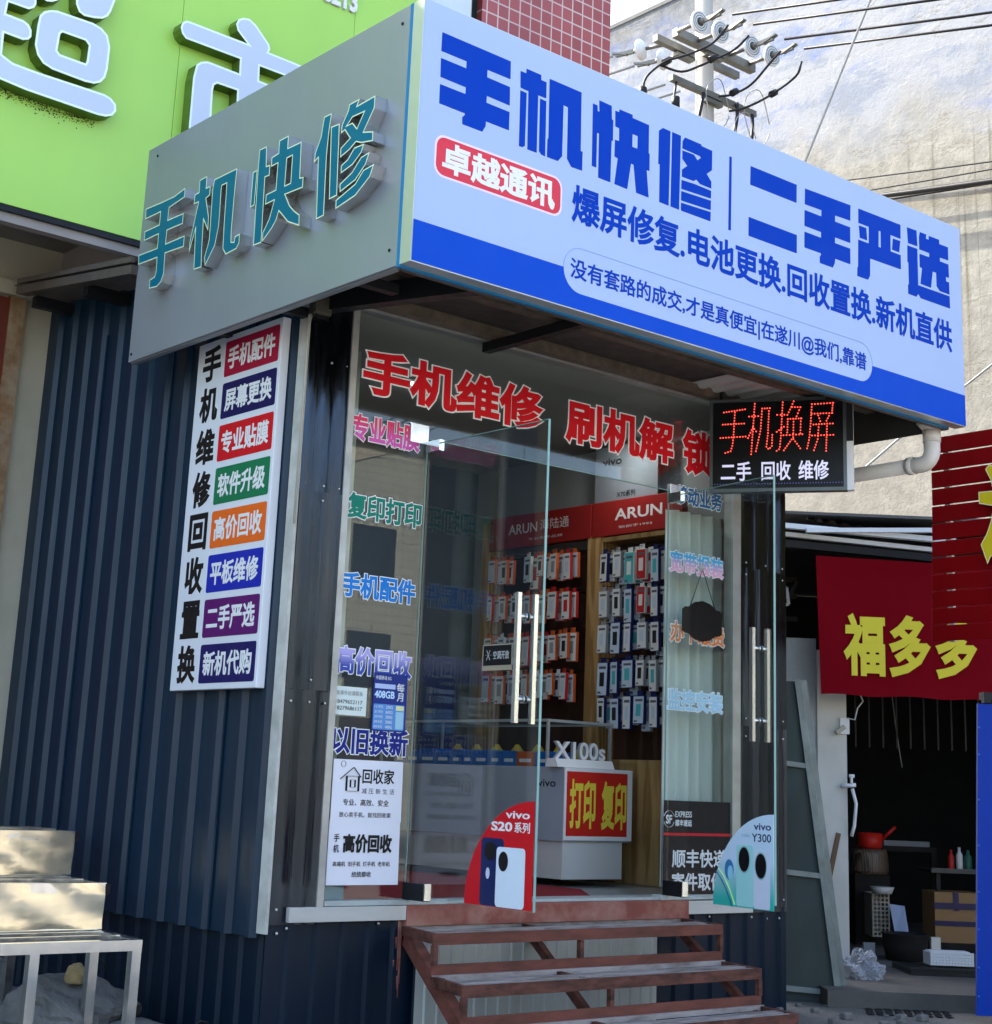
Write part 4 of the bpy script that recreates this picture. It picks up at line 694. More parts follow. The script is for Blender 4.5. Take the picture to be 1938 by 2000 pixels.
b = B(); b.box(3.28, 3.30, .85, 1.43, 3.022, 3.40); b.ob('board', P('advert_grey', (.16, .17, .18), .5), t)
text('advert_lettering', 'X70系列', SIDE(3.2795), -1.22, -1.05, 3.045, 3.085, m_black, t, .012); text('advert_lettering', 'vivo', SIDE(3.2795), -1.36, -1.18, 3.27, 3.32, m_black, t, .012)

# hanging packs: prototypes, then copies on the hooks
def pack_mesh(front, edge, art, w, h):
    b = B(); d = .022
    b.box(-d, 0, -w / 2, w / 2, -h, 0, .0015); b.box(-d - .0012, -d - .0002, -w / 2 + .004, w / 2 - .004, -h + .004, -.004, mi=1)
    b.box(-d - .002, -d - .0013, -w * .22, w * .22, -h * .72, -h * .30, mi=2); b.box(-d - .002, -d - .0013, -w * .36, w * .30, -h * .20, -h * .12, mi=3); b.box(-d - .002, -d - .0013, w * .1, w * .38, -h * .93, -h * .87, mi=3)
    b.box(-d * .6, -d * .5, -w * .25, w * .25, 0, .03, mi=0)
    me = b.mesh('pack')
    for m in (FLAT('pack_edge_' + edge[0], edge[1]), FLAT('pack_front_' + front[0], front[1]), FLAT('pack_art_' + art[0], art[1]), FLAT('pack_print', (.10, .10, .12))): me.materials.append(m)
    return me
wh = ('white', (.60, .60, .58)); bl = ('blue', (.45, .52, .60)); og = ('orange', (.50, .09, .02)); rd = ('red', (.42, .018, .02)); nv = ('navy', (.012, .02, .10)); te = ('teal', (.06, .36, .38)); gy = ('grey', (.25, .26, .28)); dk = ('dark', (.02, .02, .025))
rp_ = random.Random(23)
def protos_(n, edges, fronts, arts): return [pack_mesh(rp_.choice(fronts), rp_.choice(edges), rp_.choice(arts), rp_.uniform(.066, .096), rp_.uniform(.155, .212)) for _ in range(n)]
protoL = protos_(11, (og, og, rd, wh), (wh, wh, wh, bl), (gy, dk, rd, og, bl))
protoR = [pack_mesh(te, wh, wh, .082, .19), pack_mesh(rd, wh, wh, .08, .18)] + protos_(10, (nv, nv, wh, gy), (wh, wh, bl), (gy, dk, bl, te))
rows = [('left', [2.685, 2.425, 2.155, 1.895], [2.25 - .128 * i for i in range(7)], protoL), ('right', [2.640, 2.410, 2.190, 1.955, 1.735], [1.13 - .112 * i for i in range(5)], protoR)]
ords = ['top', 'second', 'middle', 'fourth', 'lowest']
for side, zs, ys, protos in rows:
    for ri, z in enumerate(zs):
        for ci, yy in enumerate(ys):
            if rnd.random() < .05: continue
            sc_ = rnd.uniform(.88, 1.08)
            for k in (0, 1):
                me = rnd.choice(protos)
                if side == 'right': me = protos[(0 if (ri == 0 and ci == 2) else 1 if (ri, ci) in ((0, 3), (1, 3)) else rnd.randrange(2, 12))]
                o = link('accessory_pack', me)
                o.location = (3.11 + .055 * k + rnd.uniform(-.006, .006), yy + rnd.uniform(-.006, .006) - .012 * k, z + rnd.uniform(-.008, .008)); o.rotation_euler = (0, rnd.uniform(-.03, .03), rnd.uniform(-.10, .06))
                o.scale = (1, sc_, sc_)
                tag(o, 'boxed phone accessory hanging in the %s row of the %s bay of the wooden shelf' % (ords[ri], side + '-hand'), 'accessory pack', 'accessory packs in the %s row, %s bay' % (ords[ri], side))
b = B()
for side, zs, ys, protos in rows:
    for z in zs:
        b.bar((3.30, min(ys) - .05, z + .035), (3.30, max(ys) + .05, z + .035), .008)
        for yy in ys: b.tube([(3.40, yy, z + .032), (3.08, yy, z + .024)], .003, 5)
b.ob('hook_rail', m_dark, sh)
# curtains
def curtain(x0, x1, y, z0, z1, label, ph):
    b = B(); n = int((x1 - x0) / .008)
    lo, hi = [], []
    for k in range(n + 1):
        x = x0 + (x1 - x0) * k / n; dy = .028 * math.sin(k * .52 + ph) + .012 * math.sin(k * .23 + 1)
        lo.append(b.bm.verts.new((x, y + dy, z0))); hi.append(b.bm.verts.new((x, y + dy * .8, z1)))
    for k in range(n): b.bm.faces.new((lo[k], lo[k + 1], hi[k + 1], hi[k])).smooth = True
    return tag(b.ob('curtain', m_curtain, None, norm=False), label, 'curtain')
curtain(2.69, 3.32, .20, .66, 2.78, 'pale pleated curtain hanging behind the right fixed pane', 0)
curtain(.285, .42, .16, .64, 3.25, 'narrow gathered pale curtain behind the left edge of the left pane', 1)
b = B(); b.quad((.45, .152, .6235), (2.10, .152, .6235), (2.47, .62, .6235), (2.47, 2.4, .6235), (.5, 2.4, .6235)); tag(b.ob('red_carpet', m_carpet, None, norm=False), 'dark red carpet on the shop floor behind the glass', 'carpet')
b = B(); b.box(.285, .42, .03, .10, .6345, .705, .003); o = b.ob('teal_box', FLAT('box_teal', (.03, .16, .22))); tag(o, 'small teal box on the floor behind the left pane', 'box')

# ================================================================== red steel stairs
st = thing('steel_stairs', 'red painted open steel stairs with rusty slatted treads before the shop door', 'stairs')
XL = lambda y: .737 + .275 * y
XRt = lambda y: 2.635 + .235 * y
ys = [-.005, -.365, -.69, -.975]; zt = [.517, .338, .164]
for i in range(3):
    y0, y1, z = ys[i], ys[i + 1], zt[i]; mm = [m_red, m_rust, m_rust][i]
    tr_ = thing('tread', None, None); tr_.parent = st
    b = B(); b.bar((XL(y1), y1, z - .025), (XRt(y1), y1, z - .025), .012, .05); b.ob('front_rail', mm, tr_)
    b = B(); b.bar((XL(y0), y0 - .014, z - .008), (XRt(y0), y0 - .014, z - .008), .016, .024); b.ob('back_rail', m_rustlight, tr_)  # pale bar: the lit, dusty look of its top is put into the colour
    b = B()
    for X_, o_ in ((XL, .012), (XRt, -.012)): b = B(); b.bar((X_(y0) + o_, y0, z - .022), (X_(y1) + o_, y1, z - .022), .024, .044); b.ob('side_rail', m_rust, tr_)
    b = B()
    xm = (XL(y0) + XRt(y0)) / 2 - .2
    b.bar((xm, y0, z - .02), (xm + .26 * (y1 - y0), y1, z - .02), .03, .03); b.ob('cross_bar', m_rust, tr_)
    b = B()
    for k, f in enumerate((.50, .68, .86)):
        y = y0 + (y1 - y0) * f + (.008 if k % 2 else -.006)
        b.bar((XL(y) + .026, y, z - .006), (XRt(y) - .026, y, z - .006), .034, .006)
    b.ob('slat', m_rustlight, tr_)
    if i < 2:
        z2 = zt[i + 1]
        b = B(); b.bar((XL(y1), y1 + .004, z2 + .024), (XRt(y1), y1 + .004, z2 + .024), .012, .046); b.ob('toe_rail', m_red, st)
        for fx in (.012, None, -.012):
            x = XL(y1) + .014 if fx == .012 else XRt(y1) - .014 if fx == -.012 else (XL(y1) + XRt(y1)) / 2 - .05 - .03 * i
            b = B(); b.bar((x, y1 + .002, z2 + .047), (x, y1 + .002, z - .051), .024, .026); b.ob('post', m_rust, st)
    else:
        for x in (XL(y1) + .014, (XL(y1) + XRt(y1)) / 2, XRt(y1) - .014):
            b = B(); b.bar((x, y1 + .002, 0), (x, y1 + .002, z - .051), .024, .026); b.ob('post', m_rust, st)
b = B(); rr = random.Random(6)
for x, z0, l in ((.712, .545, .22), (.722, .545, .34), (.700, .47, .05), (.690, .37, .03), (.728, .545, .28), (.716, .30, .06)):
    w_ = rr.uniform(.003, .008); b.quad((x - w_, -.0165, z0), (x + w_, -.0165, z0), (x + w_ * .3, -.0165, z0 - l), (x - w_ * .3, -.0165, z0 - l))
o = b.ob('paint_drip', m_redsill, shop, norm=False); o.location = -shop.location
for x0 in (XL(0) + .03, 1.52, XRt(0) - .05):
    b = B(); b.bar((x0, -.02, .47), (x0 - .25, -.96, .0), *((.05, .075) if x0 < 1 else (.03, .045))); b.ob('stringer', m_red if x0 < 1 else m_rust, st)
sheet = B(); corrugate(sheet, FRONT(-.045), 1.60, 0, .47, .075, .012, .006, .008)
o = sheet.ob('corrugated_sheet', P('pale_panel', (.40, .42, .39), .45, .15, .15, 4, .03, 30, dirt=.45, dcol=(.16, .16, .14), ds=2, stretch=(3, 1, .5)), None, norm=False)
for v in o.data.vertices: v.co.x += .80
tag(o, 'pale weathered corrugated sheet leaning behind the red stairs', 'metal sheet')

# ================================================================== stainless stand at the left
ss = thing('stainless_stairs', 'stainless steel three-tier steps with bare sheet risers left of the shop', 'stairs')
tiers = [(-.50, .20, .660, .472), (-.44, .685, 1.22, .670), (-.345, 1.233, 1.74, .872)]   # right x, front y, back y, top z
for i, (xr, y0, y1, z) in enumerate(tiers):
    xl = xr - 1.7
    b = B(); b.bar((xl, y0, z - .022), (xr, y0, z - .022), .044, .044); b.bar((xl, y1, z - .02), (xr + .03, y1, z - .02), .03, .04)
    b.bar((xr - .005, y0 + .0222, z - .021), (xr + .04, y1 - .02, z - .021), .04, .038)
    for k in (1, 2): yy = y0 + (y1 - y0) * k / 3; b.bar((xl, yy, z - .012), (xr - .02, yy, z - .012), .02, .035)
    b.ob('tread', m_steel, ss)
    if i > 0:
        zb = tiers[i - 1][3]
        b = B(); rows_, cols_ = 7, 26; rr = random.Random(i); g = []
        for r_ in range(rows_ + 1):
            g.append([b.bm.verts.new((xl + (xr - .004 - xl) * k / cols_, y0 - .0235 - .006 * math.sin(k * 1.1 + r_) * rr.random(), zb + (z - .0 - zb) * r_ / rows_)) for k in range(cols_ + 1)])
        for r_ in range(rows_):
            for k in range(cols_): b.bm.faces.new((g[r_][k], g[r_][k + 1], g[r_ + 1][k + 1], g[r_ + 1][k])).smooth = True
        b.ob('riser_sheet', m_steel_warm, ss, norm=False)
        b = B(); b.box(xr - .0038, xr + .018, y0 - .026, y0 - .022, z - .05, z - .004); b.ob('tube_opening', m_dark, ss)
        b = B(); b.bar((xr - .012, y0 + .0, zb), (xr - .012, y0 + .0, z - .0442), .022, .022); b.ob('leg', m_steel, ss)
for x, y, z in ((-.522, .20, .45), (-.98, .20, .45), (-.50, .62, .45), (-1.5, .2, .45), (-.98, .62, .45), (-1.12, 1.2, .64), (-.39, 1.70, .85), (-1.5, .62, .45)):
    b = B(); b.bar((x, y, 0), (x, y, z), .042, .042); b.ob('leg', m_steel, ss)
b = B(); b.bar((-1.12, 1.18, .06), (-.52, .22, .06), .03); b.bar((-1.5, .62, .05), (-.5, .62, .05), .03); b.ob('brace', m_steel, ss)

# ================================================================== rocks and rubble by the side wall
m_rock = P('rock_grey', (.15, .15, .145), .95, 0, .4, 14, 1., 25, spec=.05, dirt=.6, dcol=(.05, .052, .045), ds=4)
def rock(name, label, loc, sx, sy, sz, seed, rz=0., m=None):
    rr = random.Random(seed); b = B(); bmesh.ops.create_cube(b.bm, size=2)
    bmesh.ops.subdivide_edges(b.bm, edges=b.bm.edges[:], cuts=14, use_grid_fill=True)
    from mathutils import noise as nz
    pl = [(Vector((rr.uniform(-1, 1), rr.uniform(-1, 1), rr.uniform(-.3, 1))).normalized(), rr.uniform(.82, 1.05)) for _ in range(9)]
    for v in b.bm.verts:
        p = v.co.normalized() * 1.18 * .55 + v.co * .45
        for n_, d_ in pl:
            e = p.dot(n_) - d_
            if e > 0: p -= n_ * e
        p += p.normalized() * (nz.noise(p * 2.3 + Vector((seed, 0, 0))) * .12 + nz.noise(p * 7 + Vector((seed, 0, 0))) * .045)
        v.co = Vector((p.x * sx, p.y * sy, max(-.02, (p.z + .8) * sz * .55)))
    o = b.ob(name, m or m_rock); o.location = loc; o.rotation_euler = (0, 0, rz)
    for f in o.data.polygons: f.use_smooth = False
    return tag(o, label, 'rock')
rock('rock', 'largest grey boulder under the stainless steps by the side wall', (-.43, .92, 0), .30, .24, .24, 3, .5)
rock('rock', 'lower flat grey stone lying in front of the boulder by the side wall', (-.30, .50, 0), .24, .20, .085, 8, .3)
rock('rock', 'small grey stone half hidden behind the stainless leg', (-.70, 1.15, 0), .14, .12, .12, 14, 1)
rock('rubble', 'small rubble lump on the ground at the left edge', (-.92, 1.05, 0), .11, .09, .06, 21, .7)
rock('brick_chunk', 'yellowish broken brick resting on the largest boulder', (-.47, .80, .235), .05, .04, .075, 5, .3, P('brick_chunk_mat', (.33, .26, .13), .9, 0, .2, 9, .4, 40))
b = B(); b.tube([(-.43, .80, .29), (-.41, .78, .325), (-.385, .76, .33), (-.365, .75, .315), (-.36, .75, .285)], .005, 7); tag(b.ob('bent_wire', m_dark), 'bent black wire sticking out of the boulder', 'wire')
b = B(); b.tube([(-.13, .38, .03), (-.12, .36, .08), (-.09, .34, .105), (-.06, .33, .10), (-.04, .33, .05)], .006, 7); tag(b.ob('bent_wire', m_dark), 'bent black wire loop above the low stone', 'wire')

# ================================================================== supermarket behind, on the left
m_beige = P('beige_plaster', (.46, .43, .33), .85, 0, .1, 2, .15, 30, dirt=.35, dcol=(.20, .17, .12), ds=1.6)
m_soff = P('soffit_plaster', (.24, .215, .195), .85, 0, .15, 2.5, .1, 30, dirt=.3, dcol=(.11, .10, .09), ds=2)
m_brick = P('brick_post', (.22, .12, .055), .85, 0, .5, 14, .5, 40, dirt=.6, dcol=(.42, .36, .26), ds=7)
sm = thing('supermarket_building', 'tall beige supermarket building with deep concrete overhang behind the shop', 'building')
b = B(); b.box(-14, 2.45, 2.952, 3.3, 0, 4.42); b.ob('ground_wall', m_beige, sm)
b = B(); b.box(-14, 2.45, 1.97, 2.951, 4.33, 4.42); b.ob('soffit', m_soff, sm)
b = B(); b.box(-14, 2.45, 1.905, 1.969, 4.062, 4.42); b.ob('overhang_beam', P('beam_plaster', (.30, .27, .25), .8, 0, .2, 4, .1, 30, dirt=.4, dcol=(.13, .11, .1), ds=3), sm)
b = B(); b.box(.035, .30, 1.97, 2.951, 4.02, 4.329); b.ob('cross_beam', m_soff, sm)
b = B(); b.box(-14, 2.45, 1.96, 14, 4.421, 7.7); b.box(-14, 2.45, 3.3, 14, 0, 4.4); b.ob('upper_block', m_beige, sm)
b = B(); b.box(-.29, -.19, 2.90, 2.951, 0, 4.02); b.ob('brick_post', m_brick, sm)
b = B(); b.box(-1.3, -.2902, 2.91, 2.951, 0, 3.95); b.ob('shutter', P('shutter_red', (.16, .030, .018), .5, .1, .2, 5, dirt=.3), sm)
b = B(); b.box(-1.4, -.16, 2.86, 2.9, 3.96, 4.05); b.ob('lintel', m_beige, sm)
b = B(); b.box(-4, .10, 2.55, 2.951, -.01, .13); b.ob('plinth', P('plinth_concrete', (.20, .20, .19), .9, 0, .2, 6, .2, 40, dirt=.4), sm)
def tilemat(name, c1, c2, mort, sx, sy, ms=.012):
    b = NB(name); tc = b.n('ShaderNodeTexCoord'); mp = b.n('ShaderNodeMapping'); mp.inputs['Rotation'].default_value = (R(90), 0, 0)
    b.l(tc.outputs['Object'], mp.inputs[0]); br = b.n('ShaderNodeTexBrick', offset=0.0)
    for k, v in (('Color1', (*c1, 1)), ('Color2', (*c2, 1)), ('Mortar', (*mort, 1)), ('Scale', 1.), ('Mortar Size', ms), ('Brick Width', sx), ('Row Height', sy), ('Bias', 0.)): br.inputs[k].default_value = v
    b.l(mp.outputs[0], br.inputs['Vector'])
    nm = b.bump(br.outputs['Fac'], -.3, .004)
    n2 = b.noise(b.co((1, 1, 1)), 1.5, 6); c = b.mix(n2, br.outputs['Color'], tuple(x * .8 for x in c1), 'MIX'); mxn = c.node; 
    f = b.ramp(n2, [(.45, 0.), (.8, .5)]); b.l(f, mxn.inputs[0])
    b.bsdf(c, .35, 0, nm); MATS[name] = b.m; return b.m
m_tile = tilemat('red_tile', (.27, .045, .042), (.34, .062, .055), (.55, .42, .38), .105, .105, .006)
b = B(); b.box(2.58, 3.868, 2.0, 2.951, 3.7, 7.5); b.box(3.3, 3.868, 2.9515, 14, 0, 6.7); b.ob('tiled_column', m_tile, sm)
b = B(); b.box(2.451, 2.579, 2.06, 2.1, 4.5, 7.4); b.ob('side_window', P('dark_window', (.02, .03, .03), .1, .2), sm)
b = B(); b.box(2.425, 2.45, 1.98, 2.06, 4.5, 7.4); b.box(1.99, 2.42, 1.93, 1.959, 4.5, 7.4); b.ob('window_trim', P('trim_bluewhite', (.55, .62, .65), .4), sm)
sg = thing('supermarket_sign', 'large lime green signboard with thick white raised characters', 'sign')
m_lime = P('lime_panel', (.36, .62, .105), .3, 0, .06, 1.2, spec=.3, dirt=.12, dcol=(.36, .60, .06), ds=.6, stretch=(2, 1, .5))
b = B()
xs_ = [-14, -1.1, .149, .1515, 1.400, 1.4025, 1.98]
for a, c_ in ((-14, -1.1), (-1.097, .149), (.1520, 1.400), (1.403, 1.985)): b.box(a, c_, 1.875, 1.904, 4.150, 7.72, .0015)
b.ob('panel', m_lime, sg)
b = B(); b.box(-14, 1.98, 1.88, 1.9045, 4.115, 4.1495); b.ob('bottom_edge', m_dark, sg)
m_side = P('lime_return', (.12, .20, .03), .4, .2, .2, 6, dirt=.4, dcol=(.03, .035, .012), ds=5)
for k in ('chao', 'shi'): polyset('raised_character', POLYS['G'][k], Fr((0, 1.875 - .001, 0), (1, 0, 0), (0, 0, 1), (0, -1, 0)), .094, [P('letter_white', (.52, .58, .68), .4, 0, .03, 3, dirt=.06, dcol=(.3, .32, .33), ds=3), m_side, FLAT('letter_edge', (.75, .85, .80))], sg, mi=0, mside=1, inset=.013, mring=2)
MOULD = ((-.93, 4.800), (-.794, 4.790), (-.64, 4.775), (-.483, 4.772), (-.345, 4.785))
rr = random.Random(77); b = B()
for k in range(520):
    a_ = rr.random() * (len(MOULD) - 1); i_ = min(int(a_), len(MOULD) - 2); q0, q1 = MOULD[i_], MOULD[i_ + 1]; f_ = a_ - i_
    x_ = q0[0] + (q1[0] - q0[0]) * f_; z_ = q0[1] + (q1[1] - q0[1]) * f_ - abs(rr.gauss(0, .028)) + .012; r_ = rr.uniform(.0015, .0055)
    b.quad(*[(x_ + r_ * math.cos(w_) * rr.uniform(.6, 1.4), 1.8738, z_ + r_ * math.sin(w_) * rr.uniform(.6, 1.5)) for w_ in (0, 1.5, 3.1, 4.7)])
tag(b.ob('mould_stain', P('mould', (.035, .045, .012), .9), sg, norm=False), kind='stuff')
FG = FRONT(1.8745)
for k in range(5): text('number_lettering', '8213', FG, 1.13, 1.405, 6.095, 6.255, m_white, sg, .035, .004 * k)

# ================================================================== concrete side building on the right
def concrete():
    b = NB('old_concrete'); v = b.co(); n1 = b.noise(v, .8, 10, .65); n2 = b.noise(v, 5, 8, .7)
    base = b.mix(n1, (.19, .18, .145), (.32, .305, .25)); base = b.mix(b.ramp(n2, [(.38, .0), (.62, .7)]), base, (.15, .142, .118))
    gv = b.n('ShaderNodeNewGeometry'); sp = b.n('ShaderNodeSeparateXYZ'); b.l(gv.outputs['Position'], sp.inputs[0])
    def ma(op, a, c_):
        x = b.n('ShaderNodeMath', operation=op)
        for s_, q in ((x.inputs[0], a), (x.inputs[1], c_)):
            if isinstance(q, (int, float)): s_.default_value = q
            else: b.l(q, s_)
        return x.outputs[0]
    z = sp.outputs[2]; y = sp.outputs[1]
    h = ma('ADD', z, ma('MULTIPLY', ma('SUBTRACT', n1, .5), 1.8)); 
    grey = b.ramp(ma('MULTIPLY', h, .1), [(.865, 0.), (.95, 1.)])          # old grey-blue paint left on the upper part
    nb = b.noise(b.co((1, 1, 2.2)), 1.1, 9, .7)
    paint = b.mix(b.ramp(nb, [(.42, 0.), (.52, 1.)]), (.15, .18, .235), (.235, .25, .275))
    paint = b.mix(b.ramp(b.noise(b.co((1, .8, 2)), .7, 10, .75), [(.53, 0.), (.64, .8)]), paint, (.045, .11, .33))
    base = b.mix(b.ramp(grey, [(0, 0.), (1, .8)]), base, paint)
    top = b.ramp(ma('MULTIPLY', ma('ADD', z, ma('MULTIPLY', n2, 1.6)), .1), [(1.17, 0.), (1.27, 1.)]) 
    x = b.n('ShaderNodeMath', operation='SUBTRACT'); b.l(ma('MULTIPLY', ma('ADD', z, ma('MULTIPLY', n2, 1.4)), 1.0), x.inputs[0]); x.inputs[1].default_value = 12.0
    tf = b.ramp(x.outputs[0], [(.0, 0.), (.9, .85)]); base = b.mix(tf, base, (.05, .055, .055))
    # run-off streaks below the broken render
    st_ = b.n('ShaderNodeTexNoise'); st_.inputs['Scale'].default_value = 1.; st_.inputs['Detail'].default_value = 5; b.l(b.co((1, 9, .12)), st_.inputs['Vector'])
    sk = b.ramp(st_.outputs[0], [(.56, 0.), (.64, .8)])
    m1 = b.n('ShaderNodeMath', operation='MULTIPLY'); b.l(sk, m1.inputs[0])
    yy = b.ramp(ma('MULTIPLY', ma('SUBTRACT', 5.6, y), .4), [(.1, 0.), (.7, 1.)]); zz = b.ramp(ma('MULTIPLY', ma('SUBTRACT', 8.9, z), .25), [(.0, 0.), (.08, 1.), (.5, 1.), (1., .0)])
    m2 = ma('MULTIPLY', yy, zz); b.l(m2, m1.inputs[1]); base = b.mix(m1.outputs[0], base, (.10, .09, .055))
    for sc_, wd, st2, col in (((.5, .16, .75), .0035, .75, (.12, .11, .08)), ((.5, .5, .9), .0022, .55, (.15, .14, .10)), ((.5, .12, 1.2), .002, .22, (.50, .48, .43))):
        nf = b.noise(b.co(sc_), 1.0, 9, .62); ab = b.n('ShaderNodeMath', operation='ABSOLUTE'); b.l(ma('SUBTRACT', nf, .5), ab.inputs[0])
        base = b.mix(b.ramp(ab.outputs[0], [(0., st2), (wd, 0.)]), base, col)
    hb = b.mix(.5, n2, b.noise(v, 22, 6, .7)); b.bsdf(base, .9, 0, b.bump(hb, .35, .04)); MATS['old_concrete'] = b.m; return b.m
cb = thing('concrete_building', 'tall bare concrete building wall with blue paint traces and run-off streaks on the right', 'building')
b = B(); b.box(11, 24, -9, 30, 0, 12.14); b.ob('wall', concrete(), cb)
b = B(); b.box(10.97, 11.0, 4.46, 5.15, 7.55, 8.05); o = b.ob('render_patch', P('broken_render', (.40, .36, .22), .95, 0, .2, 5, .8, 20), cb)
rnd = random.Random(9); bm_ = bmesh.new(); bm_.from_mesh(o.data); bmesh.ops.subdivide_edges(bm_, edges=bm_.edges[:], cuts=6, use_grid_fill=True)
for v in bm_.verts: v.co += Vector((rnd.uniform(-.01, .012), rnd.uniform(-.06, .06), rnd.uniform(-.06, .06)))
bm_.to_mesh(o.data); bm_.free()
b = B(); b.box(10.985, 11.02, -9, 30, 12.1402, 12.2); b.ob('parapet', P('parapet_dark', (.13, .13, .125), .9, 0, .3, 5, .3, 20), cb)

# ================================================================== utility pole and wires
m_pole = P('pole_concrete', (.40, .37, .32), .85, 0, .12, 4, .15, 30, dirt=.3, dcol=(.2, .17, .14), ds=2, stretch=(2, 2, .3))
m_galv = P('galvanised', (.17, .17, .15), .5, .5, .3, 10, .1, 40, dirt=.5, dcol=(.05, .045, .035), ds=6)
m_porc = P('porcelain', (.62, .64, .64), .25, 0, .06, 10)
m_wire = P('wire_black', (.012, .012, .013), .5)
m_wirel = P('wire_light', (.30, .30, .28), .5)
PX, PY = 7.62, 4.45
up_ = thing('utility_pole', 'concrete utility pole with crossarms and white disc insulators rising behind the sign', 'utility pole', (0, 0, 0))
b = B(); b.tube([(PX + .16, PY, 0), (PX - .06, PY, 12.5)], [.135, .082], 20); b.ob('pole', m_pole, up_)
AZ = 8.885
arms = [((7.03, PY - .13), (8.26, PY - .13), AZ - .03, .085), ((7.18, PY + .30), (8.50, PY + .30), 9.0, .07), ((6.98, PY - .13), (8.29, PY - .13), 8.33, .06)]
for (a, c_, z, w) in arms:
    b = B(); b.bar((*a, z), (*c_, z), w, w * 1.1); b.box(PX - .12, PX + .14, a[1] - .02, a[1] + .05, z - .09, z - .045); b.ob('crossarm', m_galv, up_)
DIR = Vector((.309, -.951, 0))
def insulator(x, y, z, d, par):
    d = Vector(d).normalized(); q = d.to_track_quat('Z', 'Y').to_matrix()
    b = B(); o = Vector((x, y, z))
    b.tube([o - d * .32, o - d * .05], .022, 8, mi=1)
    b.lathe([(.02, -.07), (.06, -.055), (.105, -.03), (.120, -.005), (.116, .012)], o, q=q, seg=26, cap=False)
    b.lathe([(.116, .003), (.03, .003)], o, q=q, seg=26, mi=2, cap=False)
    for k, (ra, rb) in enumerate(((.116, .098), (.098, .090), (.090, .072), (.072, .064), (.064, .048), (.048, .040))):
        b.lathe([(ra, .012 if k % 2 == 0 else .004), (rb, .012 if k % 2 == 0 else .004)], o, q=q, seg=26, mi=0 if k % 2 == 0 else 2, cap=False)
    b.lathe([(.028, .0), (.034, .02), (.030, .06), (.012, .085)], o, q=q, seg=10, mi=1)
    b.bar(o + d * .08, o + d * .30, .030, .045, mi=1); b.bar(o + d * .16 + Vector((0, 0, -.02)), o + d * .34 + Vector((0, 0, .03)), .05, .02, mi=1)
    b.ob('insulator', [m_porc, m_galv, P('groove_shade', (.12, .12, .12), .5)], par)  # grooves coloured dark grey to carry the shade between the ridges
INS = [(7.005, 8.83), (7.325, 8.835), (7.82, 8.845), (8.14, 8.85)]
for x, z in INS: insulator(x, PY - .50, z, (-.05, -1, -.06), up_)
for x, z in ((7.36, 9.06), (7.70, 9.06)): insulator(x, PY + .70, z, -DIR, up_)
def sag(a, c_, s, n=14): 
    a, c_ = Vector(a), Vector(c_); return [a.lerp(c_, k / n) - Vector((0, 0, s * 4 * (k / n) * (1 - k / n))) for k in range(n + 1)]
def cable(pts, r, m, label, group=None, name='power_cable'):
    b = B(); b.tube(pts, r, 6); return tag(b.ob(name, m), label, 'cable', group)
nm = ['leftmost', 'second', 'third', 'rightmost']
for i, (x, z) in enumerate(INS):
    a = Vector((x, PY - .50, z)) + DIR * .36; cable(sag(a, a + DIR * 26 + Vector((0, 0, -.4)), .55), .014, m_wire, 'black power line running right from the %s front disc insulator' % nm[i], 'power lines on the pole')
for i, (x, z) in enumerate(((7.36, 9.06), (7.70, 9.06), (8.2, 9.0), (8.45, 9.0))):
    a = Vector((x, PY + .70, z)) - DIR * .34; cable(sag(a, a - DIR * 20 + Vector((0, 0, -.3)), .5), .014, m_wirel, 'pale power line running back from the %s rear fitting of the pole' % nm[i], 'power lines behind the pole')
# droppers and jumpers between the arms (part of the pole's fittings)
b = B()
def jp(*p, r=.013): b.tube(smooth(p) if len(p) > 2 else p, r, 7)
jp((7.10, PY - .8, 8.72), (6.98, PY - .72, 8.52), (6.83, PY - .60, 8.40), (6.70, PY - .5, 8.33), (6.60, PY - .4, 8.28), (6.45, PY - .3, 8.10), (6.42, PY - .28, 7.92))
jp((7.42, PY - .8, 8.72), (7.30, PY - .70, 8.55), (7.12, PY - .55, 8.42), (7.02, PY - .5, 8.35), (6.85, PY - .4, 8.26), (6.62, PY - .32, 8.28))
jp((7.92, PY - .8, 8.72), (7.85, PY - .70, 8.58), (7.80, PY - .50, 8.40), (7.68, PY - .35, 8.30), (7.52, PY - .3, 8.24))
jp((8.26, PY - .8, 8.72), (8.22, PY - .75, 8.55), (8.08, PY - .5, 8.36), (7.86, PY - .35, 8.20), (7.74, PY - .25, 8.16))
jp((7.05, PY - .14, 8.30), (6.98, PY - .18, 8.05), (7.02, PY - .2, 7.85), r=.012); jp((7.45, PY - .16, 8.30), (7.36, PY - .2, 8.1), (7.24, PY - .25, 7.8), r=.02)
jp((7.95, PY - .18, 8.34), (7.90, PY - .22, 8.15), (7.82, PY - .25, 7.92), r=.022); jp((8.22, PY - .16, 8.30), (8.17, PY - .2, 8.05), (8.05, PY - .25, 7.75), r=.02)
jp((7.84, PY - .2, 7.95), (7.80, PY - .2, 7.82), r=.045); jp((6.42, PY - .28, 7.98), (6.42, PY - .28, 7.88), r=.045); jp((7.0, PY - .18, 8.10), (7.0, PY - .18, 7.98), r=.045)
for p in ((6.62, PY - .38, 8.29), (7.10, PY - .56, 8.42), (7.66, PY - .36, 8.30), (8.10, PY - .52, 8.38)): jp(p, (p[0] + .07, p[1], p[2] + .05), r=.038)
b.ob('jumper_cable', m_wire, up_)
b = B()
def ring(c_, rx, rz, n=18):
    c_ = Vector(c_); b.tube([c_ + Vector((rx * math.cos(2 * math.pi * k / n), .02 * math.sin(k), rz * math.sin(2 * math.pi * k / n))) for k in range(n)], .006, 5)
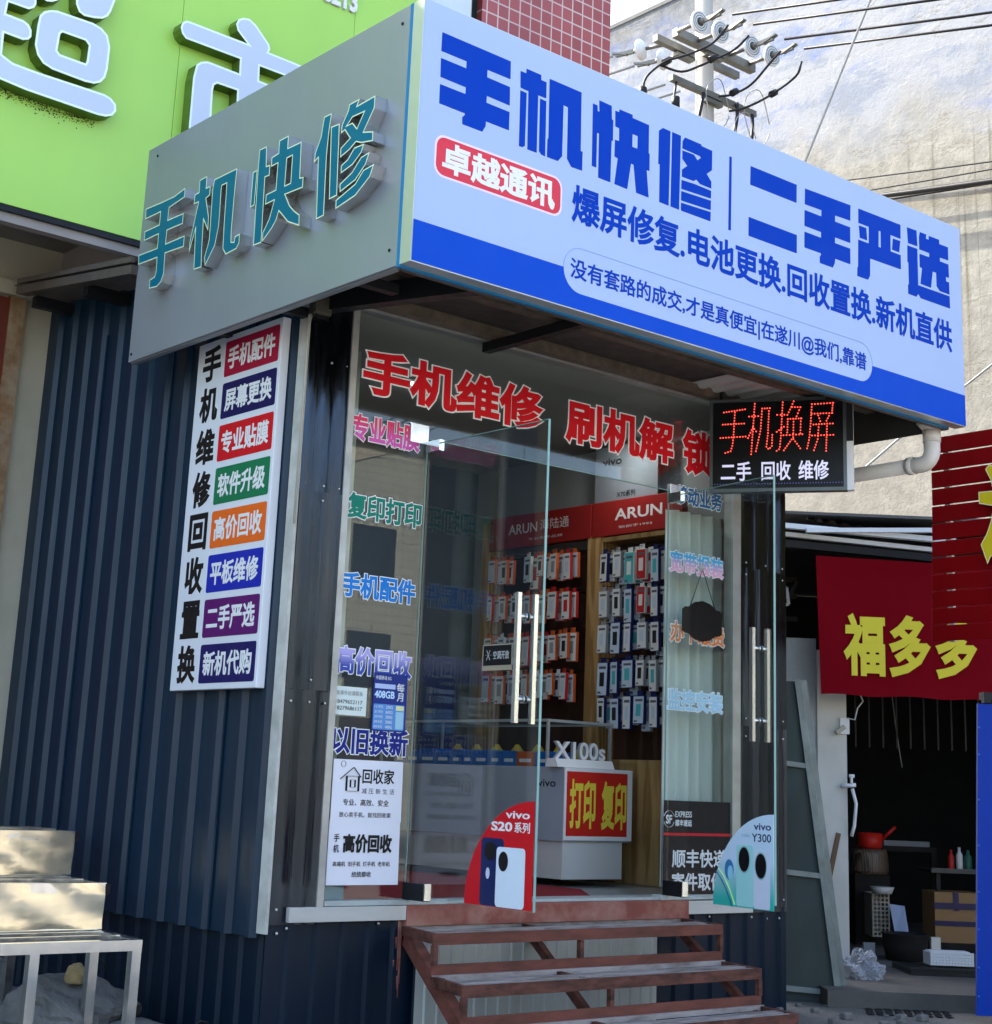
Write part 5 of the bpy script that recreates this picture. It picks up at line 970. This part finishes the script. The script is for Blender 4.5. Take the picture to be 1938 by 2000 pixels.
ring((7.62, PY - .2, 8.22), .17, .28); ring((8.25, PY - .2, 8.25), .2, .33); ring((7.95, PY - .3, 7.95), .16, .24); b.ob('loose_loop', m_wirel, up_)
cable([(8.30, 2.20, 9.6), (8.093, 2.64, 8.99), (7.895, 3.341, 7.356), (7.72, 3.95, 6.0)], .013, m_wirel, 'straight steel guy wire crossing the concrete wall diagonally', None, 'guy_wire')
for i, (a, c_, r) in enumerate((((10.9, 5.8, 8.66), (10.9, -2, 7.5), .010), ((10.85, 5.4, 8.38), (10.85, -2, 7.62), .010), ((10.8, 5.2, 8.26), (10.8, -2, 7.32), .035), ((10.9, 5.2, 8.22), (10.9, -2, 7.45), .012))):
    cable(sag(a, c_, .05), r, m_wire, ['thin black wire highest along the lower part of the concrete wall', 'thin black wire just above the thick cable bundle', 'thick dark cable bundle strung along the concrete wall', 'thin black wire just below the thick cable bundle'][i], None, 'wall_cable')
cable([(7.45, -.6, 5.2), (7.14, .818, 4.672), (6.9, 1.6, 4.10), (6.408, 1.703, 3.70)], .010, m_wirel, 'pale wire slanting down behind the white downpipe', None, 'drop_wire')

# ================================================================== white downpipe
t = thing('downpipe', 'white plastic drain pipe with elbow under the right end of the sign', 'drain pipe')
m_pvc = P('pvc_white', (.66, .62, .56), .4, 0, .06, 8, dirt=.25, dcol=(.30, .22, .18), ds=4)
b = B(); el = [(3.60, -1.0, 3.24), (3.60, -1.0, 3.12)] + [(3.60, -1.0 + .075 * (1 - math.cos(R(a))), 3.12 - .075 * math.sin(R(a))) for a in range(10, 91, 16)] + [(3.60, -.84, 3.045)]
b.tube(el, .047, 16); b.tube([(3.60, -.85, 3.045), (3.60, .45, 3.03)], .043, 16); b.tube([(3.60, -1.0, 3.23), (3.60, -1.0, 3.165)], .052, 16); b.tube([(3.60, -.88, 3.045), (3.60, -.84, 3.045)], .052, 16); b.tube([(3.60, -1, 3.275), (3.60, -1, 3.235)], [.085, .05], 16)
b.ob('pipe', m_pvc, t)
# ================================================================== the slatted red sign on the right
t = thing('slatted_sign', 'red slatted metal shop sign with a raised yellow character at the right edge', 'sign')
b = B(); z = 2.155; m_slat = P('slat_red', (.19, .001, .003), .4, .0, .1, 4, spec=.12, dirt=.2, dcol=(.10, .003, .004), ds=2)
k = 0
while z < 3.40:
    h = .106 if k < 6 else .112
    b.box(4.585, 4.60, -2.6, -.318 + .012 * max(0, 8 - k) * .3, z, z + h - .010, .002); z += h; k += 1
b.ob('slat', m_slat, t)
b = B()
for y in (-.42, -1.0, -1.6, -2.3): b.box(4.601, 4.63, y - .02, y + .02, 2.15, 3.42)
b.box(4.601, 4.607, -2.6, -.33, 3.415, 3.425); b.ob('back_frame', P('slat_back', (.55, .50, .48), .5, .2), t)
gly = [[(.772, 3.221), (.80, 3.20), (.84, 3.10), (.86, 3.05), (1.0, 3.06), (.99, 2.985), (.93, 2.97), (.86, 2.80), (.84, 2.56), (.84, 2.40), (.785, 2.40), (.785, 2.66), (.755, 2.64), (.733, 2.60), (.69, 2.725), (.735, 2.79), (.765, 2.86), (.79, 2.955), (.688, 2.98), (.687, 3.054), (.79, 3.05), (.775, 3.12), (.74, 3.19)]]
gly2 = [(1.02, 3.15), (1.30, 3.17), (1.30, 3.10), (1.02, 3.08)], [(1.05, 3.0), (1.28, 3.0), (1.28, 2.80), (1.05, 2.80)], [(1.03, 2.74), (1.31, 2.74), (1.31, 2.38), (1.03, 2.38)]
polyset('raised_character', [[gly[0]]] + [[g] for g in gly2], Fr((4.584, 0, 0), (0, -1, 0), (0, 0, 1), (-1, 0, 0)), .045, [P('char_yellow', (.62, .52, .02), .3, 0, .05, 5), m_slat, FLAT('char_rim', (.8, .75, .4))], t, mi=0, mside=1, inset=.006, mring=2)
# ================================================================== the dark stall behind (its own frame: r to the right, n away from the street)
r2 = Vector((.766, -.643, 0)); n2 = Vector((.643, .766, 0)); CO = Vector((-4.0, -6.18, 0))
def SP(u, d, z): return CO + r2 * u + n2 * d + Vector((0, 0, z))
def FS_(d, w=0): return Fr(SP(0, d - w, 0), r2, (0, 0, 1), -n2)
def sbox(b, u0, u1, d0, d1, z0, z1, mi=0):
    vv = [b.bm.verts.new(SP(a, d, z)) for a in (u0, u1) for d in (d0, d1) for z in (z0, z1)]
    for q in ((0, 1, 3, 2), (4, 6, 7, 5), (0, 4, 5, 1), (2, 3, 7, 6), (0, 2, 6, 4), (1, 5, 7, 3)):
        f = b.bm.faces.new([vv[i] for i in q]); f.material_index = mi
    return b
m_wash = P('whitewash', (.60, .59, .53), .85, 0, .07, 3, .15, 25, dirt=.3, dcol=(.28, .27, .2), ds=2.2)
m_mould = P('plaster_stain', (.36, .38, .36), .9, 0, .2, 4, .2, 25, dirt=.5, dcol=(.22, .23, .21), ds=3)
st_ = thing('market_stall', 'dark open-fronted market stall with whitewashed pillar and low tin roof', 'stall')
b = B(); sbox(b, 2.345, 2.55, 11.4, 11.75, 0, 2.2); b.ob('pillar', m_wash, st_)
b = B(); sbox(b, 2.05, 2.3445, 11.42, 11.7, 0, 2.28); b.ob('rough_pier', m_mould, st_)
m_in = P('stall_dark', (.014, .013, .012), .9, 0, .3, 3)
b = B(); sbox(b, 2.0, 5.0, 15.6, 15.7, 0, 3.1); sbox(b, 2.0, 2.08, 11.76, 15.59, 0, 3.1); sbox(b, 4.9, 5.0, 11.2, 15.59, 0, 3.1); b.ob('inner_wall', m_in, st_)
b = B(); sbox(b, 1.6, 5.0, 11.05, 15.7, 3.11, 3.13); b.ob('roof', P('tin_roof', (.10, .10, .10), .5, .4, .3, 5, dirt=.5), st_)
b = B(); sbox(b, 2.05, 4.9, 9.75, 15.5, -.02, .10); b.ob('platform', P('stall_concrete', (.10, .095, .085), .9, 0, .3, 6, .3, 30, dirt=.6, dcol=(.05, .05, .045)), st_)
for u in [2.6 + .1 * k for k in range(14)]: b = B(); sbox(b, u, u + .012, 11.8, 11.81, 1.55, 1.95); b.ob('slat', P('old_stick', (.03, .026, .022), .8), st_)
for z in (2.25, 2.45, 2.62, 2.75): b = B(); b.bar(SP(1.95, 11.8, z), SP(2.35, 12.2, z + .05), .035); b.ob('roof_stick', MATS['old_stick'], st_)
b = B(); b.bar(SP(2.0, 11.8, 2.2), SP(2.3, 11.9, 2.75), .03); b.ob('roof_stick', MATS['old_stick'], st_)
ru = thing('tin_eave', 'weathered corrugated eave with white strips above the red banner', 'roof')
b = B(); f = Fr(SP(1.75, 11.15, 3.16), r2 * 1 + Vector((0, 0, -.135)), n2 + Vector((0, 0, .14)), (0, 0, 1))
corrugate(b, f, 1.9, 0, 1.4, .10, .03, .02, .022); b.ob('tin_sheet', P('tin_brown', (.13, .115, .10), .55, .4, .3, 6, dirt=.5), ru, norm=False)
b = B()
b.bar(SP(1.9, 11.12, 2.985), SP(3.25, 11.12, 2.895), .05, .03); b.bar(SP(1.9, 11.05, 3.03), SP(3.25, 11.05, 2.96), .06, .035); b.bar(SP(2.2, 11.02, 2.99), SP(3.25, 11.0, 3.03), .05, .03)
b.ob('white_strip', P('strip_white', (.70, .74, .76), .4), ru)
b = B(); b.bar(SP(1.9, 11.14, 2.92), SP(3.4, 11.14, 2.83), .07, .05); b.ob('dark_beam', m_dark, ru)
bn = thing('red_banner', 'dark red cloth banner with bright yellow characters over the stall opening', 'banner')
b = B(); fb = FS_(11.1); rr = random.Random(5); N, Mv = 26, 12; g = []
for j in range(Mv + 1):
    row = []
    for i in range(N + 1):
        u = 2.284 + (4.1 - 2.284) * i / N + .026 * (1 - j / Mv); v0, v1 = 1.872 + .02 * math.sin(i * .9) * .3, 2.828 - .045 * i / N
        row.append(b.bm.verts.new(fb.p(u, v0 + (v1 - v0) * j / Mv, .005 * math.sin(i * .8 + j * .15) * (1 - j / Mv))))
    g.append(row)
for j in range(Mv):
    for i in range(N): b.bm.faces.new((g[j][i], g[j][i + 1], g[j + 1][i + 1], g[j + 1][i])).smooth = True
b.ob('cloth', P('banner_red', (.165, .002, .007), .8, 0, .08, 2, spec=.04), bn, norm=False)
for ch, u0 in (('福', 2.468), ('多', 2.783), ('多', 3.105)): 
    text('banner_lettering', ch, FS_(11.1, .0075), u0, u0 + .29, 2.005, 2.435, P('banner_yellow', (.66, .58, .04), .5, 0, .04, 3), bn, .036)
# leaning gate sheets
gt = thing('leaning_gate', 'weathered grey-green metal gate leaf leaning beside the shop corner', 'gate')
gd = 10.0; fg = FS_(gd)
m_gate = P('gate_green', (.04, .058, .055), .6, .1, .3, 4, .1, 25, dirt=.6, dcol=(.035, .035, .03), ds=3, stretch=(1, 1, .5)); m_gatef = P('gate_frame', (.19, .22, .21), .5, .3, .3, 6, dirt=.5, ds=5)
k_ = gd / 9.0
pts = [(1.80, .0), (2.165, .0), (1.925, 1.87), (1.80, 1.87)]
b = B(); b.prism(pts, fg.O, fg.ux, fg.uz, fg.n, .012); b.ob('leaf', m_gate, gt, norm=False)
b = B(); b.bar(fg.p(2.165, .01, .02), fg.p(1.93, 1.88, .02), .045, .04); b.bar(fg.p(2.215, .0, -.03), fg.p(1.98, 1.88, -.03), .03, .03)
for z, u in ((.06, 2.15), (.72, 2.07), (1.36, 1.99)): b.bar(fg.p(1.80, z + .02, .02), fg.p(u, z, .02), .04, .03)
b.bar(fg.p(1.83, .02, .026), fg.p(1.80, 1.5, .026), .02, .03); b.ob('gate_rail', m_gatef, gt)
b = B(); b.bar(SP(2.384, 11.3, .60), SP(2.462, 11.3, .95), .028, .03); tag(b.ob('wooden_stick', P('stick_brown', (.16, .09, .05), .7)), 'short brown stick leaning on the whitewashed pillar', 'stick')
# power socket and tap on the pillar
t = thing('wall_socket', 'small white socket with wires near the top of the pillar', 'socket')
b = B(); sbox(b, 2.50, 2.565, 11.375, 11.40, 1.62, 1.73); b.ob('socket_plate', m_white, t); b = B(); b.bar(SP(2.47, 11.37, 1.625), SP(2.53, 11.37, 1.67), .035, .03); b.ob('socket_strip', P('strip_grey', (.4, .38, .3), .5), t)
b = B(); b.tube([SP(2.55, 11.37, 1.73), SP(2.60, 11.36, 1.72), SP(2.62, 11.36, 1.80), SP(2.66, 11.36, 1.85), SP(2.63, 11.36, 1.92), SP(2.60, 11.36, 1.97)], .005, 6); b.ob('cord', m_white, t)
t = thing('tap', 'white plastic water tap with hanging hose on the pillar edge', 'tap')
b = B(); b.tube([SP(2.50, 11.37, 1.265), SP(2.60, 11.36, 1.275)], .014, 8); b.tube([SP(2.57, 11.36, 1.275), SP(2.57, 11.36, 1.33)], .010, 8); b.tube([SP(2.555, 11.36, 1.335), SP(2.59, 11.36, 1.335)], .012, 8); b.ob('valve', m_white, t)
b = B(); b.tube([SP(2.575, 11.36, 1.25), SP(2.60, 11.36, 1.15), SP(2.585, 11.36, 1.0), SP(2.565, 11.36, .93)], .012, 8); b.ob('hose', m_white, t)
# things in the stall
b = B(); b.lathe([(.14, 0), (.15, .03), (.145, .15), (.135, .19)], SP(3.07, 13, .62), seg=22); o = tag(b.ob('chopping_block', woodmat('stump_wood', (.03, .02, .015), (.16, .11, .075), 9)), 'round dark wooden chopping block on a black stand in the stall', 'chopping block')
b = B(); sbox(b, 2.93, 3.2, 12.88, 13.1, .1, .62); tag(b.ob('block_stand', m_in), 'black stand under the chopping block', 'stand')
t = thing('red_saucepan', 'red saucepan with a long handle standing on the chopping block', 'saucepan')
b = B(); b.lathe([(.08, 0), (.095, .02), (.098, .12), (.090, .12), (.086, .02), (.001, .015)], SP(3.08, 13, .812), seg=22); m_pan = P('pan_red', (.45, .018, .010), .4); b.ob('pan', m_pan, t, norm=False)
b = B(); b.tube([SP(3.17, 12.98, .885), SP(3.27, 12.95, .985)], .014, 8); b.ob('handle', m_pan, t)
def lattice(name, label, cat, u0, u1, d, z0, z1, col, nu, nz, depth=.25):
    t = thing(name, label, cat); m = P(name + '_plastic', col, .5, 0, .08, 6); b = B()
    w = (u1 - u0) / nu; h = (z1 - z0) / nz
    for i in range(nu + 1): sbox(b, u0 + w * i - .006, u0 + w * i + .006, d, d + .012, z0, z1)
    for j in range(nz + 1): sbox(b, u0 - .006, u1 + .006, d + .0005, d + .0125, z0 + h * j - .006, z0 + h * j + .006)
    b.ob('lattice_side', m, t, norm=False); b = B()
    sbox(b, u0 - .01, u1 + .01, d + .013, d + depth, z0 - .008, z0 + .004); sbox(b, u0 - .008, u0 + .004, d + .013, d + depth, z0, z1); sbox(b, u1 - .004, u1 + .008, d + .013, d + depth, z0, z1); sbox(b, u0, u1, d + depth, d + depth + .01, z0, z1); b.ob('basket_body', m, t)
lattice('tall_basket', 'tall beige woven plastic basket beside the black stand', 'basket', 3.0, 3.12, 12.6, .19, .495, (.30, .27, .22), 4, 10)
b = B(); b.quad(SP(3.125, 12.45, .22), SP(3.21, 12.42, .20), SP(3.20, 12.5, .42), SP(3.10, 12.5, .43)); b.quad(SP(3.21, 12.42, .20), SP(3.225, 12.42, .20), SP(3.213, 12.5, .42), SP(3.20, 12.5, .42)); tag(b.ob('blue_basin', P('basin_blue', (.26, .32, .46), .4)), 'pale blue plastic basin tipped against the tall basket', 'basin')
b = B(); b.lathe([(.07, 0), (.09, .05)], SP(3.06, 12.55, .50), seg=14); tag(b.ob('plastic_bowl', P('bowl_white', (.5, .5, .48), .5)), 'small pale bowl on top of the tall basket', 'bowl')
b = B(); b.lathe([(.13, 0), (.155, .10), (.16, .17), (.17, .18), (.15, .18), (.13, .03)], SP(3.02, 11.75, .10), seg=22); tag(b.ob('black_tub', m_in), 'black plastic tub on the stall floor', 'tub')
b = B(); sbox(b, 3.19, 3.255, 11.7, 11.75, .105, .265); tag(b.ob('white_bin', P('bin_white', (.55, .53, .46), .5)), 'small cream box standing beside the black tub', 'box')
b = B(); sbox(b, 2.72, 2.80, 11.72, 11.76, .105, .21); tag(b.ob('grey_tin', P('tin_grey', (.16, .18, .19), .5)), 'small grey container left of the black tub', 'container')
cx = thing('cardboard_box', 'brown cardboard box wrapped in dark blue tape inside the stall', 'box')
b = B(); sbox(b, 3.44, 3.80, 12.5, 12.85, .17, .53); b.ob('carton', P('cardboard', (.28, .165, .075), .8, 0, .12, 5, .1, 20), cx)
b = B(); sbox(b, 3.436, 3.804, 12.492, 12.499, .29, .325); sbox(b, 3.436, 3.804, 12.491, 12.4985, .41, .455); sbox(b, 3.58, 3.62, 12.490, 12.4915, .40, .535); b.ob('tape', FLAT('tape_navy', (.01, .012, .07), .25), cx)
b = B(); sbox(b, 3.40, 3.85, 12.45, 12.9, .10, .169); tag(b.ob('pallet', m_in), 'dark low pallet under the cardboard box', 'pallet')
sf = thing('metal_table', 'dark metal table with a tray edge holding bottles in the stall', 'table')
b = B(); sbox(b, 3.45, 4.2, 12.6, 13.0, .665, .685); sbox(b, 3.45, 4.2, 12.59, 12.6, .685, .70); b.ob('table_top', P('table_steel', (.05, .055, .06), .4, .4), sf)
for u in (3.5, 4.15): b = B(); sbox(b, u, u + .03, 12.65, 12.68, .1, .665); b.ob('leg', m_dark, sf)
def bottle(u, d, z, r, h, col, label):
    b = B(); b.lathe([(r * .9, 0), (r, .01), (r, h * .66), (r * .45, h * .8), (r * .42, h), (r * .3, h)], SP(u, d, z), seg=14); tag(b.ob('bottle', P('bottle_%d' % int(col[0] * 1000 + col[1] * 100), col, .3)), label, 'bottle')
bottle(3.63, 12.7, .686, .024, .15, (.42, .02, .015), 'red bottle at the left of the metal table'); bottle(3.70, 12.72, .686, .026, .17, (.55, .55, .55), 'white bottle in the middle of the metal table'); bottle(3.76, 12.7, .686, .03, .15, (.02, .10, .07), 'dark green bottle on the metal table')
b = B(); sbox(b, 3.19, 3.55, 13.0, 13.06, .84, .88); tag(b.ob('long_tray', P('tray_pale', (.14, .15, .16), .5)), 'long pale tray on a rack behind the saucepan', 'tray')
b = B(); sbox(b, 3.15, 3.60, 12.98, 13.3, .80, .84); sbox(b, 3.56, 3.6, 12.99, 13.03, .1, .80); sbox(b, 3.24, 3.28, 13.2, 13.24, .1, .8); tag(b.ob('rack', m_in), 'dark rack at the back of the stall under the pale tray', 'rack')
b = B(); b.tube([SP(3.02, 12, 2.0), SP(3.05, 12, 1.7), SP(3.09, 12, 1.42)], .004, 5); tag(b.ob('rope', P('cord_grey', (.25, .24, .2), .6)), 'thin cord hanging in the dark stall opening', 'cord')
lattice('white_crate', 'white perforated plastic crate lying on a black tray at the stall edge', 'crate', 2.985, 3.255, 10.95, .155, .225, (.62, .64, .64), 13, 4, .18)
b = B(); sbox(b, 2.99, 3.25, 11.0, 11.12, .2252, .232); tag(b.ob('crate_lid', m_white), 'white lid on the perforated crate', 'lid')
b = B(); sbox(b, 2.80, 3.36, 10.75, 11.25, .10, .135); sbox(b, 2.79, 3.37, 10.74, 10.76, .135, .150); tag(b.ob('black_tray', P('tray_black', (.02, .021, .022), .4)), 'black shallow tray under the white crate', 'tray')
# clear crumpled bag
b = B(); bmesh.ops.create_icosphere(b.bm, subdivisions=5, radius=1.); from mathutils import noise as nz
for v in b.bm.verts:
    p = v.co; k_ = 1 + .5 * nz.noise(p * 2.1) + .30 * abs(nz.noise(p * 4.3)) - .18 * abs(nz.noise(p * 9.1)); v.co = SP(2.40 + .13 * p.x * k_, 10.45 + .10 * p.y * k_, max(.012, .125 + .125 * p.z * k_))
def bagm():
    b2 = NB('clear_bag'); f = b2.n('ShaderNodeLayerWeight'); f.inputs[0].default_value = .45; t1 = b2.n('ShaderNodeBsdfTransparent'); t1.inputs[0].default_value = (.8, .82, .85, 1); p1 = b2.n('ShaderNodeBsdfPrincipled'); p1.inputs['Base Color'].default_value = (.45, .47, .5, 1); p1.inputs['Roughness'].default_value = .18
    mx = b2.n('ShaderNodeMixShader'); b2.l(b2.ramp(f.outputs['Facing'], [(0, .35), (1, .9)]), mx.inputs[0]); b2.l(t1.outputs[0], mx.inputs[1]); b2.l(p1.outputs[0], mx.inputs[2]); b2.l(mx.outputs[0], b2.out.inputs[0]); return b2.m
tag(b.ob('plastic_bag', bagm()), 'crumpled clear plastic bag on the ground beside the pillar', 'bag')
b = B(); b.lathe([(.02, 0), (.05, .02), (.055, .06), (.03, .10)], SP(2.19, 10.2, 0), seg=12); tag(b.ob('red_scrap', P('scrap_red', (.45, .01, .012), .4)), 'small bright red plastic scrap beside the gate foot', 'scrap')
# blue sheet door
bd = thing('steel_gate', 'bright blue sheet metal panel standing at the right edge of the view', 'panel')
b = B(); f = FS_(9.3); b.prism([(2.768, .05), (3.6, .05), (3.6, 1.735), (2.832, 1.735)], f.O, f.ux, f.uz, f.n, .03); b.ob('sheet', P('panel_blue', (.0, .030, .27), .4, .0, .12, 2, .05, 20, spec=.12), bd, norm=False)
b = B(); screws(b, f.up(.03), [(2.775 + .06 * (z / 1.7), z) for z in (.15, .3, .5, .7, .95, 1.2, 1.45, 1.6)], .006, 0); b.ob('rivet', P('rivet_blue', (.02, .15, .45), .4), bd)
b = B(); sbox(b, 2.86, 2.90, 9.25, 9.3, 1.74, 1.80); sbox(b, 2.86, 3.6, 9.28, 9.34, 1.76, 1.80); b.ob('top_rail', m_dark, bd)
# small white frame hanging by the stall
b = B(); fw = FS_(11.6)
for a, c_ in (((2.06, 2.63), (2.17, 2.66)), ((2.17, 2.66), (2.185, 2.54)), ((2.185, 2.54), (2.085, 2.51)), ((2.085, 2.51), (2.06, 2.63))): b.bar(fw.p(*a), fw.p(*c_), .022, .02)
tag(b.ob('square_hoop', m_white), 'small white square hoop hanging in the dark gap above the pillar', 'frame')
# drain grate
gr = B()
for i in range(9):
    for j in range(3): sbox(gr, 2.22 + .055 * i + .02 * j, 2.255 + .055 * i + .02 * j, 9.75 + .1 * j - .28, 9.82 + .1 * j - .28, .0082, .0115)
struct(gr.ob('drain_slots', m_dark))

# ================================================================== ground
def groundm(name, c0, c1, sc):
    b = NB(name); v = b.co(); n1 = b.noise(v, sc, 10, .65); n2 = b.noise(v, 22, 8, .7)
    c = b.mix(n1, c0, c1); c = b.mix(b.ramp(n2, [(.4, 0.), (.75, .5)]), c, tuple(x * .45 for x in c0)); b.bsdf(c, .9, 0, b.bump(n2, .5, .02)); MATS[name] = b.m; return b.m
b = B(); b.quad((-150, -150, 0), (150, -150, 0), (150, 150, 0), (-150, 150, 0)); struct(b.ob('ground', groundm('street_concrete', (.24, .23, .21), (.34, .33, .30), .7), norm=False))
b = B(); b.quad((-150, -24, .004), (150, -24, .004), (150, -15, .004), (-150, -15, .004)); struct(b.ob('road', groundm('asphalt', (.045, .045, .046), (.065, .064, .062), .5), norm=False))
b = B(); b.quad((-8, -1.9, .004), (14, -1.9, .004), (14, 2.94, .004), (-8, 2.94, .004)); struct(b.ob('pavement', groundm('dirty_pavement', (.085, .08, .07), (.18, .17, .15), 1.3), norm=False))
rl = B(); rr = random.Random(31)
for i in range(60):
    x, y = (rr.uniform(-1.6, .1), rr.uniform(.2, 2.4)) if i < 40 else (rr.uniform(2.9, 4.2), rr.uniform(-1.0, .2))
    if x > -.02 and y > -.02 and i < 40: x = -.1
    s_ = rr.uniform(.012, .035); rl.box(x - s_, x + s_, y - s_ * .8, y + s_ * .7, 0.001, s_ * 1.2, s_ * .3)
o = rl.ob('gravel', m_rock); tag(o, 'loose gravel and grit scattered on the ground beside the shop walls', 'gravel', None, 'stuff')

# ================================================================== across the street (seen in the glass and the polished metal)
m_ptile = tilemat('pale_tile', (.50, .47, .38), (.56, .53, .44), (.28, .27, .24), .45, .22, .015)
m_shut = P('shutter_grey', (.10, .085, .075), .5, .2, .2, 5)
m_win = P('far_window', (.03, .04, .05), .1, .2)
for i, (x0, x1, h, m, lab) in enumerate(((-14, 3.5, 7.5, m_beige, 'beige plastered house across the street opposite the side wall'), (4.1, 11, 9.0, m_ptile, 'pale tiled house across the street facing the supermarket'), (11.6, 15.6, 6.5, m_mould, 'grey plastered house across the street opposite the shop door'), (19.2, 27.8, 10.0, m_ptile, 'pale tiled tall house across the street seen reflected in the shop glass'), (28.5, 42, 7.5, m_beige, 'long beige house across the street toward the right'))):
    h_ = thing('street_house', lab, 'house', (0, 0, 0), 0, 'houses across the street')
    b = B(); b.box(x0, x1, -40, -28, 0, h); b.ob('wall', m, h_)
    b = B(); b.box(x0 - .1, x1 + .1, -40.1, -27.85, h + .001, h + .25); b.ob('parapet', m_soff, h_)
    n = int((x1 - x0) / 2.6)
    for k in range(n):
        xx = x0 + (x1 - x0) * (k + .5) / n
        b = B(); b.box(xx - 1.0, xx + 1.0, -27.999, -27.93, .05, 2.8); b.ob('shutter', m_shut, h_)
        z = 3.6
        while z + 1.5 < h:
            b = B(); b.box(xx - .7, xx + .7, -27.999, -27.96, z, z + 1.4); b.ob('window', m_win, h_); z += 2.8

# ------------------------------------------------------------------ put every Empty at the base of its thing
bpy.context.view_layer.update()
for root in [o for o in SC.objects if o.type == 'EMPTY' and o.parent is None and o.location.length < 1e-6]:
    lo = Vector((1e9,) * 3); hi = Vector((-1e9,) * 3); ds = [c_ for c_ in root.children_recursive if c_.type == 'MESH']
    for c_ in ds:
        for q in c_.bound_box:
            w = c_.matrix_world @ Vector(q)
            for i in range(3): lo[i] = min(lo[i], w[i]); hi[i] = max(hi[i], w[i])
    base = Vector(((lo.x + hi.x) / 2, (lo.y + hi.y) / 2, lo.z)); root.location = base
    for c_ in root.children: c_.location = c_.location - base
